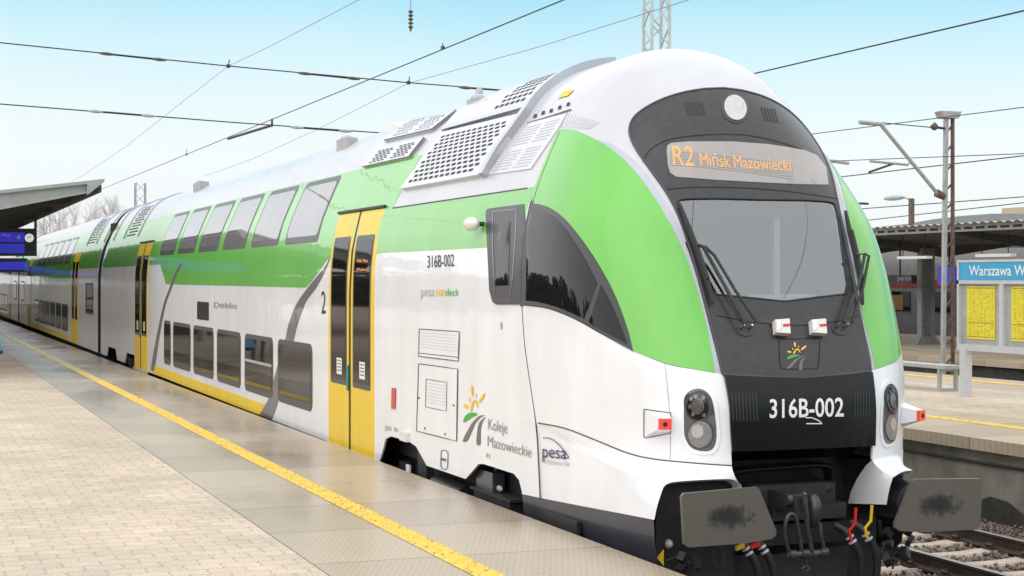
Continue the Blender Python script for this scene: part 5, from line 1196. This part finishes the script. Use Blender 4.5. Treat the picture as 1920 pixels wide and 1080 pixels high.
# other bracket tips between the nose and the mast
for (a, b2, Y_, lb) in (((1560, 302), (1591, 306), 48, 'short grey catenary bracket tip just right of the mask top'), ((1602, 381), (1628, 382), 75, 'small dark catenary bracket tip right of the windshield')):
    q0 = onY(*a, Y_); q1 = onY(*b2, Y_); tag(MB().tube([q0 - Vector((2, 0, .1)), q0, q1], .06, 8).build('catenary_bracket', MASTM if Y_ < 60 else UND2), lb, 'bracket', 'catenary bracket tips')
lattice('lattice_mast', onY(263, 345, 88).x, 88, .3, onY(263, 343, 88).z, .55, .50, 14, MASTM, 'small lattice mast standing above the roof of the second coach', 'lattice masts')
lattice('lattice_mast', onY(88, 395, 150).x, 150, .3, onY(88, 396, 150).z, .55, .50, 14, MASTM, 'faint far lattice mast beside the hanging departure board', 'lattice masts')
q = onY(263, 342, 88); tag(MB().box(q.x - .34, q.x + .34, 87.66, 88.34, q.z, q.z + .1).build('mast_cap', UND2), None) if 0 else None
# ================================================================== wires
def wire(name, pts, r, label, group, m=WIREM): return tag(MB().tube(pts, r, 6).build(name, m), label, 'wire', group)
g_ = 'contact wires along the tracks'; g2_ = 'carrier wires along the tracks'
a = onX(1056, 0, XC); b2 = onX(190, 355, XC); d = (a - b2) / (a.y - b2.y)
wire('contact_wire', [b2 + d * (y - b2.y) for y in (2, 30, 130)], .008, 'thick dark contact wire climbing to the upper middle over the train', g_)
a = onX(1405, 140, 10.48); b2 = onX(1920, 20, 10.48); d = (a - b2) / (a.y - b2.y)
wire('contact_wire', [b2 + d * (y - b2.y) for y in (2, 30, 55)], .009, 'thick dark contact wire running from the train nose to the top right corner', g_)
for pts, X_, lb in (([(672, 0), (508, 86), (428, 124), (350, 185), (238, 273), (170, 320), (120, 350)], 5.61, 'thin carrier wire descending leftwards from the top edge to the canopy'), ([(1290, 0), (1010, 88), (766, 156), (590, 245), (476, 297), (385, 330)], 9.08, 'thin carrier wire descending leftwards over the train roof')):
    P = [onX(x, y, X_) for x, y in pts]; P = [P[0] + (P[0] - P[1]) * 2] + P; wire('carrier_wire', P, .005, lb, g2_, WIREL)
for i, (a, b2, X_, r_, lb) in enumerate((((1517, 252), (1920, 201), 21.5, .010, 'uppermost thin wire reaching the top of the slanted bracket mast'), ((1560, 302), (1920, 288), 22.8, .010, 'thin wire crossing the middle of the slanted bracket'), ((1573, 332), (1920, 292), 23.4, .013, 'darker wire held by the steady arm of the slanted bracket'), ((1607, 392), (1920, 369), 35.5, .018, 'wire passing just below the foot of the slanted bracket'), ((1617, 414), (1920, 380), 39., .018, 'lowest wire at right, just above the platform lamp'))):
    p = onX(*a, X_); q = onX(*b2, X_); d = (q - p); wire('overhead_wire', [p - d * .3, p, q, q + d * .5], r_, lb, 'wires at the right')
sg = 'cross-span wires above the train'
for j, (pts, ins, lb) in enumerate(([[(-120, 68), (0, 80), (430, 124), (766, 155), (970, 171), (1235, 192)], [((200, 101), (298, 111.5)), ((572, 138), (662, 147)), ((873, 164.5), (957, 170.5))], 'upper cross-span wire with three insulator rods'], [(((-120, 185))), (0, 195), (430, 230), (705, 248), (1235, 275)] and [[(-120, 186), (0, 195), (430, 229), (705, 248.5), (1235, 285)], [((180, 209), (278, 217)), ((557, 239), (647, 245.5))], 'lower cross-span wire with pale insulator ends, below the upper one'])):
    P = [onY(x, y, 30.5) for x, y in pts]; w = wire('span_wire', P, .011, lb, sg)
    for a, b2 in ins:
        p = onY(*a, 30.5); q = onY(*b2, 30.5); d = (q - p).normalized()
        MB().tube([p, q], .018, 6).build('insulator_rod', WIREM, w)
        for e in (p, q): MB().tube([e - d * .14, e - d * .08, e, e + d * .08, e + d * .14], [.012, .026, .032, .026, .012], 8).build('rod_end', RUST if j == 0 else LSTEEL, w)
for (x, y, o) in ((428, 124, -10), (766, 155, -9)):
    p = onY(x, y, 30.4); tag(MB().box(p.x - .03, p.x + .03, 30.36, 30.44, p.z - .03, p.z + .03).tube([p, p + Vector((.02, 0, .12))], .010, 6).build('wire_clamp', UND2), 'small dark clamp where the %s thin carrier wire crosses the upper cross-span' % ('left' if x < 500 else 'right'), 'clamp', 'wire clamps')
p = onY(510, 235, 30.4); q = onY(428, 260, 33.5); tag(MB().tube([p, q], .028, 8).tube([p, p + Vector((0, 0, .12))], .02, 6).build('steady_arm', UND2), 'dark steady arm holding the contact wire to the lower cross-span', 'steady arm')
for x, y, lb in ((830, 91, 'upper small clip on the thick contact wire over the train'), (350, 290, 'lower small clip on the thick contact wire above the rear coach')):
    p = onX(x, y, XC); tag(MB().box(p.x - .015, p.x + .015, p.y - .04, p.y + .04, p.z - .015, p.z + .03).tube([p, p + Vector((0, 0, .07 if x > 500 else .14))], .006, 6).build('wire_clip', UND2), lb, 'clip', 'clips on the contact wire')
p = onY(770, 60, 26); st_ = MB().tube([p, p + Vector((0, 0, 1.2))], .006, 6)
top = MB()
for k in range(5): zz = p.z + .06 + k * .062; lathe_path(top, [(p.x, p.y, zz), (p.x, p.y, zz + .02), (p.x, p.y, zz + .05)], [.02, .048, .02], 12)
lathe_path(top, [(p.x, p.y, p.z), (p.x, p.y, p.z + .07)], [.004, .03], 10)
io = tag(top.build('insulator_string', RUST), 'dark ribbed insulator string hanging at the top edge, left of centre', 'insulator'); st_.build('hanger_wire', WIREL, io)
# ================================================================== left canopy, departure boards, person
def onp(x, y, Y): return onY(x, y, Y)
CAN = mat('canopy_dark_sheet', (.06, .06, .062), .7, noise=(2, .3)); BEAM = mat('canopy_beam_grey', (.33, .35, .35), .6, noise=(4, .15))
cn = empty('platform_canopy', (2, 36, .7), 'grey steel platform canopy with dark underside, at the left edge above the departure board', 'canopy')
YA = 36.; T = onY(194, 341, YA); B0 = onY(-400, 402, YA)
u1 = onY(0, 362, YA); slope = (T.z - u1.z) / (T.x - u1.x); XLc = -1.5
zt_ = lambda x: T.z + slope * (x - T.x)
YB = 175
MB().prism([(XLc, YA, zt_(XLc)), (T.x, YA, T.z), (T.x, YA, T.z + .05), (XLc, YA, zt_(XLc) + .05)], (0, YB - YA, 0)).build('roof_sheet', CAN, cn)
MB().prism([(-9., 60, zt_(XLc) - .02), (XLc, 60, zt_(XLc) - .02), (XLc, 60, zt_(XLc) + .03), (-9., 60, zt_(XLc) + .03)], (0, YB - 60, 0)).build('roof_sheet', CAN, cn)  # extra unseen roof sheet, added to darken what the far coaches mirror
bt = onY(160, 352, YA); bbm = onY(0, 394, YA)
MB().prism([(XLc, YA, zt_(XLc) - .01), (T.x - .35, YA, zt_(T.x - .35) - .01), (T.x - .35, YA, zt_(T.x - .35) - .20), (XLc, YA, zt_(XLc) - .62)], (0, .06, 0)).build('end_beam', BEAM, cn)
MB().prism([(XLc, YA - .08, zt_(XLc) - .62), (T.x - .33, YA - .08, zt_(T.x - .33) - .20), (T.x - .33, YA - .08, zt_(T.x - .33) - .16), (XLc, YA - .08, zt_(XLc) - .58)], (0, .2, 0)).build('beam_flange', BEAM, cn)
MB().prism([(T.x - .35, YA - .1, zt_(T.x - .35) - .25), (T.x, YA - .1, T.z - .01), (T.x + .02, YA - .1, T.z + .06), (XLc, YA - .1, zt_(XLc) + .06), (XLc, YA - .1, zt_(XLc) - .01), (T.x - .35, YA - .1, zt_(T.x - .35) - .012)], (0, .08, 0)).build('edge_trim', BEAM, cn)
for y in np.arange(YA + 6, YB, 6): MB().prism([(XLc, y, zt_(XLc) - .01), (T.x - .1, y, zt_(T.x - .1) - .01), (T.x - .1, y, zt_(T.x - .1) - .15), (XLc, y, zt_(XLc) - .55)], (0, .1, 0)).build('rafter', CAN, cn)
MB().box(T.x - .12, T.x - .04, YA, YB, zt_(T.x) - .22, zt_(T.x) - .06).build('eaves_beam', CAN, cn)
for y in (44, 56, 68, 92, 116): lathe_path(MB(), [(.6, y, .4), (.6, y, zt_(.6))], [.16, .16], 12).build('column', BEAM, cn)
def depboard(px0, px1, py0, py1, Y, lb, clock, rows):
    a = onY(px0, py0, Y); b2 = onY(px1, py1, Y)
    d = empty('departure_board', (b2.x, Y, b2.z), lb, 'departure board', 'hanging departure boards')
    MB().box(a.x - 2.2, b2.x, Y, Y + .3, b2.z, a.z).build('housing', mat('board_housing', (.02, .02, .035), .4, noise=(4, .2)), d)
    for (y0, y1, xr) in rows:
        p = onY(xr, y0, Y); q = onY(xr, y1, Y); sc = MB().box(a.x - 2.1, p.x, Y - .015, Y - .003, q.z, p.z).build('screen', BLUES, d)
        if clock and y0 < 440:
            w = onY(34, 448, Y); text_plane('screen_text', '4', (w.x - .05, Y - .02, w.z - .02), (.10, 0, 0), (0, 0, .15), PWH, d)
            text_plane('screen_text', 'Mińsk Maz.', (w.x - .85, Y - .02, w.z + .08), (.65, 0, 0), (0, 0, .07), PWH, d)
    if clock:
        cc = onY(55, 446, Y - .05); ck = lathe_path(MB(), [cc, cc + Vector((0, .05, 0))], [.125, .125], 24).build('clock_face', CLOCKM, d); MB().bar(cc + Vector((0, -.01, 0)), cc + Vector((.05, -.01, .07)), .014).build('clock_hand', PBLK, ck); MB().bar(cc + Vector((0, -.012, 0)), cc + Vector((-.06, -.012, .01)), .014).build('clock_hand', PBLK, ck)
    p = onY(px1 - 1, py0, Y); MB().box(p.x - .05, p.x + .02, Y + .05, Y + .12, b2.z, zt_(p.x)).build('hanger', UND2, d); MB().box(p.x - 1.8, p.x - 1.73, Y + .05, Y + .12, a.z, zt_(p.x - 1.8)).build('hanger', UND2, d)
depboard(0, 69, 428, 480, 50, 'hanging blue departure board with round white clock, under the left canopy', True, ((436, 454, 46), (457, 475, 46)))
depboard(0, 66, 484, 510, 78, 'smaller far departure board, seen below the board with the clock', False, ((491, 506, 62),))
# person at the left edge, mostly outside the frame, with a blue bag
def person(x, y, z, label):
    me = bpy.data.meshes.new('person'); J = [(0, 0, .92), (0, 0, 1.10), (0, 0, 1.36), (0, 0, 1.48), (0, 0, 1.58), (0, .0, 1.68), (-.10, 0, .88), (-.10, -.08, .48), (-.10, .10, .07), (-.10, -.06, .03), (.10, 0, .88), (.10, .05, .48), (.10, .22, .08), (.10, .08, .03), (-.19, 0, 1.36), (-.25, 0, 1.10), (-.24, -.08, .86), (.19, 0, 1.36), (.25, .02, 1.10), (.27, -.04, .86), (.27, -.05, .78), (-.24, -.10, .78)]
    Ee = [(0, 1), (1, 2), (2, 3), (3, 4), (4, 5), (0, 6), (6, 7), (7, 8), (8, 9), (0, 10), (10, 11), (11, 12), (12, 13), (2, 14), (14, 15), (15, 16), (2, 17), (17, 18), (18, 19), (19, 20), (16, 21)]
    rad = [.17, .16, .17, .07, .095, .08, .10, .07, .05, .05, .10, .07, .05, .05, .085, .06, .045, .085, .06, .045, .035, .035]
    me.from_pydata([(a + x, b + y, c + z) for a, b, c in J], Ee, []); o = bpy.data.objects.new('person', me); COL.objects.link(o)
    m = o.modifiers.new('skin', 'SKIN'); s2 = o.modifiers.new('sub', 'SUBSURF'); s2.levels = s2.render_levels = 2
    for i, r_ in enumerate(rad): me.skin_vertices[0].data[i].radius = (r_, r_ * .85)
    me.skin_vertices[0].data[0].use_root = True
    dg = bpy.context.evaluated_depsgraph_get(); dg.update(); m2 = bpy.data.meshes.new_from_object(o.evaluated_get(dg)); bpy.data.objects.remove(o); m2.name = 'person'
    vs = [tuple(v.co) for v in m2.vertices]; fs = [tuple(p.vertices) for p in m2.polygons]
    coat = mat('dark_coat', (.02, .02, .024), .8, noise=(9, .3)); skin = mat('skin', (.5, .3, .22), .5, noise=(9, .1)); jeans = mat('dark_trousers', (.03, .035, .05), .8, noise=(9, .3))
    mi = []
    for p in m2.polygons:
        c = p.center - Vector((x, y, z)); mi.append(1 if (c.z > 1.49 or (abs(c.x) > .17 and c.z < .83)) else (2 if c.z < .75 else 0))
    return tag(mk('person', vs, fs, None, None, 180, mats=[coat, skin, jeans], midx=mi), label, 'person')
pz = ZL - SL * 41
pp = onY(-26, 600, 41); prs = person(pp.x - .10, 41, pz, 'person in a dark coat at the left edge, standing on the platform under the boards')
MB().ell((pp.x - .10, 41.02, pz + 1.66), (.095, .11, .09), 8).build('hair', PBLK, prs)
bgx = pp.x + .17; hz = pz + .78
bag = MB(); bq = onY(5, 628, 40.95); bag.prism([(bgx - .16, 40.86, hz - .42), (bgx + .20, 40.86, hz - .40), (bgx + .15, 40.9, hz - .12), (bgx - .10, 40.9, hz - .10)], (0, .16, 0))
bo = tag(bag.build('shopping_bag', mat('light_blue_bag', (.15, .42, .72), .5, noise=(6, .15))), 'light blue bag with a black base, held at the left edge of the photo', 'bag')
MB().prism([(bgx - .16, 40.85, hz - .50), (bgx + .19, 40.85, hz - .48), (bgx + .205, 40.85, hz - .40), (bgx - .165, 40.85, hz - .42)], (0, .18, 0)).build('base', PBLK, bo); MB().tube(spl([(bgx - .08, 40.94, hz - .11), (bgx - .03, 40.94, hz), (bgx + .05, 40.94, hz), (bgx + .10, 40.94, hz - .12)], 4), .008, 6).build('handle', PBLK, bo)
# ================================================================== far platform canopy, train behind, hall
c3 = empty('platform_canopy', (31, 45, .7), 'long grey platform canopy with slotted fascia, behind the notice board', 'canopy')
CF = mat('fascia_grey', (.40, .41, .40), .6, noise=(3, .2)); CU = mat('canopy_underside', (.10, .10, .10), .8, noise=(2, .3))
z1a, z1b = 4.06, 4.22
MB().box(26.95, 27.05, 5, 120, z1a, z1a + .04).build('fascia', CF, c3); MB().box(26.96, 27.06, 5, 120, z1a + .04, z1b - .03).build('fascia_web', CF, c3); MB().box(26.93, 27.1, 5, 120, z1b - .03, z1b + .03).build('fascia_rail', CF, c3)
mb = MB()
for k in range(130): y = 20 + k * .53; mb.box(26.955, 26.965, y, y + .38, z1a + .055, z1b - .04)
mb.build('fascia_slots', HOLE, c3, 0)
rf = MB(); nx = 0; ys = np.arange(5, 120, .09)
V = []; 
for i, y in enumerate(ys): zz = z1b + .05 + .03 * math.cos(i * math.pi / 2 * 1.0); V += [(26.7, y, zz), (31.3, y, zz - .35), (36, y, zz)]
rf.add(V, [(i * 3 + j, i * 3 + j + 1, (i + 1) * 3 + j + 1, (i + 1) * 3 + j) for i in range(len(ys) - 1) for j in range(2)]); rf.build('corrugated_roof', CF, c3, 0)
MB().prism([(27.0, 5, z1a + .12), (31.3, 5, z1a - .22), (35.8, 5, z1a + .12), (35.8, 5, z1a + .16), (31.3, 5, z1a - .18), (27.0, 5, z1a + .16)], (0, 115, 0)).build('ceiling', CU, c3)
for k in range(16):
    y = 9 + k * 6; MB().prism([(27.05, y, z1a + .02), (31.3, y, z1a - .60), (35.6, y, z1a + .02), (35.6, y, z1a + .14), (31.3, y, z1a - .26), (27.05, y, z1a + .14)], (0, .14, 0)).build('girder', CU, c3)
for y in (21, 33, 45, 57, 69, 81):
    z0 = Z3 - SL * y; cl = MB().box(30.35, 30.45, y - .12, y + .12, z0, z1a - .3); cl.box(30.75, 30.85, y - .12, y + .12, z0, z1a - .3); cl.box(30.45, 30.75, y - .03, y + .03, z0, z1a - .3); cl.prism([(30.15, y - .15, z0), (31.05, y - .15, z0), (30.87, y - .13, z0 + .25), (30.33, y - .13, z0 + .25)], (0, .3, 0)); cl.build('column', mat('column_grey', (.26, .26, .265), .6, noise=(4, .25)), c3)
LT = mat('tube_light', (.6, .6, .6), .4, emit=((1, 1, .95), .25))
for (xa, xb_, yy_, lb) in ((1687, 1743, 484, 'white tube light under the far canopy, left of the catenary mast'), (1834, 1900, 480, 'white tube light under the far canopy, above the notice board')):
    p = onX(xa, yy_, 28.2); q = onX(xb_, yy_ - 1, 28.2); lo = MB().box(28.1, 28.3, q.y, p.y, p.z - .03, p.z + .05).build('tube_light', LT); tag(lo, lb, 'lamp', 'tube lights under the far canopy')
    mb = MB(); mb.box(28.18, 28.2, p.y - .2, p.y - .18, p.z + .05, z1a + .12); mb.box(28.18, 28.2, q.y + .2, q.y + .22, p.z + .05, z1a + .12); mb.build('hanger', UND2, lo)
p = onX(1764, 512, 29.5); q = onX(1796, 534, 29.5); d3 = MB().box(29.4, 29.6, q.y, p.y, q.z, p.z + .2).build('departure_screen', BLUES); tag(d3, 'blue departure screen under the far canopy, behind the catenary mast', 'screen'); MB().box(29.48, 29.52, (p.y + q.y) / 2 - .02, (p.y + q.y) / 2 + .02, p.z + .2, z1a - .1).build('hanger', UND2, d3)
p = onX(1662, 516, 29.5); q = onX(1714, 532, 29.5); d4 = MB().box(29.4, 29.6, q.y, p.y, q.z, p.z).build('direction_sign', mat('sign_black', (.03, .035, .05), .5, noise=(6, .1))); tag(d4, 'dark direction sign hanging under the far canopy, left of the column', 'sign'); MB().box(29.48, 29.52, (p.y + q.y) / 2 - .02, (p.y + q.y) / 2 + .02, p.z, z1a - .1).build('hanger', UND2, d4)
w = onX(1683, 526, 29.39); text_plane('sign_text', 'peron', (29.39, w.y, w.z), (0, -.75, 0), (0, 0, .16), LGREY, d4)
# parked train beyond
t2 = empty('passenger_train', (38.4, 60, 0), 'grey passenger train with a red stripe, parked in the dark behind the far canopy columns', 'train'); TG = mat('shaded_train_grey', (.16, .15, .15), .5, noise=(3, .2))  # shade around the parked train is put into this body grey
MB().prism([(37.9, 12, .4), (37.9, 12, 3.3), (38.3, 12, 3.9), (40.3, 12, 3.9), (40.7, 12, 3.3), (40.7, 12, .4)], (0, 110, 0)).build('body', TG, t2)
MB().box(37.885, 37.9, 12, 122, 2.42, 2.72).build('red_stripe', mat('dull_red', (.32, .03, .03), .5, noise=(3, .2)), t2)
for k in range(30):
    y = 22 + k * 2.9; wm = MB().box(37.87, 37.9, y, y + 1.7, 1.45, 2.25).build('window', GLASS, t2)
    MB().box(37.862, 37.87, y + .5, y + 1.3, 1.5, 2.1).build('curtain', mat('ochre_curtain', (.30, .19, .05), .7, noise=(5, .3)), wm) if k % 2 == 0 else None
for y in (50.5, 58.0, 64): MB().box(37.86, 37.9, y, y + .8, .9, 1.35).build('red_panel', mat('dull_red', (.3, .03, .03)), t2)
# station hall with arched roof and wall behind everything
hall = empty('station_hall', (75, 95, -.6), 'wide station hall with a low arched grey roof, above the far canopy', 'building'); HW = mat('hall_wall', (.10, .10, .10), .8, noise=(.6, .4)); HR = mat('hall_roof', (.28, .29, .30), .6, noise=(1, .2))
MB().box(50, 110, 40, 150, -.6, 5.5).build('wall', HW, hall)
ar = [onX(x, y, 55.) for x, y in ((1640, 426), (1700, 420), (1750, 411), (1800, 405), (1860, 400.5), (1920, 401), (1990, 405), (2080, 414))]
mb = MB(); mb.prism([(55, p.y, p.z) for p in ar] + [(55, p.y, p.z - .5) for p in ar[::-1]], (45, 0, 0)); mb.build('roof', HR, hall)
tr = MB()
for i in range(len(ar) - 1):
    for k in range(4):
        a = ar[i].lerp(ar[i + 1], k / 4); b2 = ar[i].lerp(ar[i + 1], (k + 1) / 4); tr.bar((54.9, a.y, a.z - .5), (54.9, (a.y + b2.y) / 2, a.z - 1.1), .12); tr.bar((54.9, (a.y + b2.y) / 2, a.z - 1.1), (54.9, b2.y, b2.z - .5), .12)
tr.build('roof_truss', HR, hall); MB().box(54.95, 56, min(p.y for p in ar), max(p.y for p in ar), 5.4, min(p.z for p in ar) + .2).build('gable', HW, hall)
p = onX(1878, 397, 90); q = onX(1925, 402, 90); tag(MB().box(90, 92, q.y - 6, p.y, 5, p.z + .3).build('rooftop_block', mat('tan_render', (.55, .45, .30), .8, noise=(1, .1))), 'tan block showing above the arched hall roof at the right edge', 'building')
# platform lamp
p = onX(1709, 418, 31.); q = onX(1709, 372, 31.); lp = empty('platform_lamp', (31, p.y, p.z - .2), 'platform lamp with a flat head on a short post above the far canopy', 'lamp')
MB().bar((31, p.y, p.z - .3), (31, p.y, q.z), .14, .14).build('post', RUST, lp); hq = onX(1680, 370, 31.); MB().tube([(31, q.y, q.z - .05), (31, q.y + .45, q.z + .06)], .03, 8).build('arm', MASTM, lp); MB().ell((31, q.y + 1.0, q.z + .06), (.16, .62, .09), 8).build('lamp_head', LSTEEL, lp)
# ================================================================== trees behind the train, things reflected in the train's side
BARK = mat('bare_twigs', (.58, .55, .54), .9, noise=(3, .3))  # bark lightened so its colour carries the distance haze
def tree(x, y, h, label, seed):
    rr = random.Random(seed); t = empty('bare_tree', (x, y, -.6), label, 'tree', 'bare trees behind the train'); tk = MB(); cw = MB()
    def grow(p, d, l, r, lv):
        q = p + d * l + Vector((rr.uniform(-.1, .1), rr.uniform(-.1, .1), 0)) * l * .5
        (tk if lv < 2 else cw).tube([p, p.lerp(q, .5) + Vector((rr.uniform(-.06, .06), 0, 0)) * l, q], [r, r * .8, r * .62], 5 if lv < 2 else 3, False)
        if lv >= 5: return
        for i in range(3 if lv < 3 else 4):
            f = rr.uniform(.35, 1) if lv else rr.uniform(.5, 1); nd = (d + Vector((rr.uniform(-.8, .8), rr.uniform(-.8, .8), rr.uniform(-.15, .6)))).normalized(); grow(p.lerp(q, f), nd, l * rr.uniform(.55, .8), r * .55, lv + 1)
    grow(Vector((x, y, -.6)), Vector((0, 0, 1)), h * .33, h * .018, 0)
    tk.build('trunk', BARK, t); cw.build('crown', BARK, t, 0)
for i, (px, ptop, Y_, lb) in enumerate(((105, 368, 175, 'bare tree next to the departure board, left of the others'), (135, 352, 190, 'bare pale tree just right of the canopy tip'), (168, 360, 185, 'bare tree between the canopy tip and the small lattice mast'), (205, 362, 200, 'wide bare tree right behind the second coach roof'), (238, 368, 180, 'low bare tree touching the small lattice mast'), (300, 372, 210, 'faint low bare tree right of the small lattice mast'))):
    q = onY(px, ptop, Y_); tree(q.x, Y_, (q.z + .6) * 1.25, lb, 10 + i)
bk = empty('brick_building', (-48, 40, -.6), 'brown building standing left of the platform, seen mirrored in the cab side window', 'building'); BRK = mat('brown_render', (.17, .12, .09), .85, noise=(.8, .3))
MB().box(-60, -46, -30, 26, -.6, 9).build('wall', BRK, bk); MB().box(-60.5, -45.5, -30.5, 26.5, 9.01, 9.6).build('roof', CAN, bk)
for k in range(9):
    for z in (1.6, 5.2): MB().box(-46.0, -45.95, -27 + 6 * k, -25 + 6 * k, z, z + 2).build('window', GLASS, bk)
mb = MB(); rr = random.Random(5)
for i in range(7000):
    y = rr.uniform(28, 420); h = (6.6 + .9 * math.sin(y * .13) + 1.2 * math.sin(y * .31 + 1)) ; x = rr.uniform(-58, -52); z = rr.uniform(-.5, h); s2 = rr.uniform(.5, 1.1)
    a = Vector((rr.uniform(-1, 1), rr.uniform(-1, 1), rr.uniform(-1, 1))).normalized() * s2; b3 = a.orthogonal(); mb.add([Vector((x, y, z)) + a, Vector((x, y, z)) + b3, Vector((x, y, z)) - a, Vector((x, y, z)) - b3], [(0, 1, 2, 3)])
tag(mb.build('hedge', mat('dark_hedge', (.05, .055, .04), .9, noise=(1, .3)), None, 0), 'dark hedge line along the left side of the station, mirrored in the train', 'hedge', kind='stuff')

bb = empty('added_dark_building', (5, -60, -.6), 'unseen brown building added behind the camera to darken the nose reflections', 'building')  # added out of view so the mask and windshield mirror something dark
MB().box(-55, 60, -75, -55, -.6, 11).build('wall', BRK, bb); MB().box(-56, 61, -76, -54, 11.01, 11.6).build('roof', CAN, bb)
for k in range(18):
    for z in (1.8, 5.4, 8.2): MB().box(-50 + 6 * k, -47 + 6 * k, -55.0, -54.95, z, z + 1.8).build('window', GLASS, bb)

pv = empty('reflection_blocker', (.4, 92, .5), 'unseen dark pavilion under the left canopy, mirrored in the rear coaches', 'blocker')  # unseen block added to give the rear coaches a dark reflection
MB().box(-3, 1.2, 64, 120, .35, 3.7).build('wall', HW, pv); MB().box(-3.1, 1.3, 63.9, 120.1, 3.71, 3.85).build('roof', CAN, pv)
for k in range(9): MB().box(1.2, 1.23, 66 + 6 * k, 69.5 + 6 * k, 1.2, 3.0).build('window', GLASS, pv)
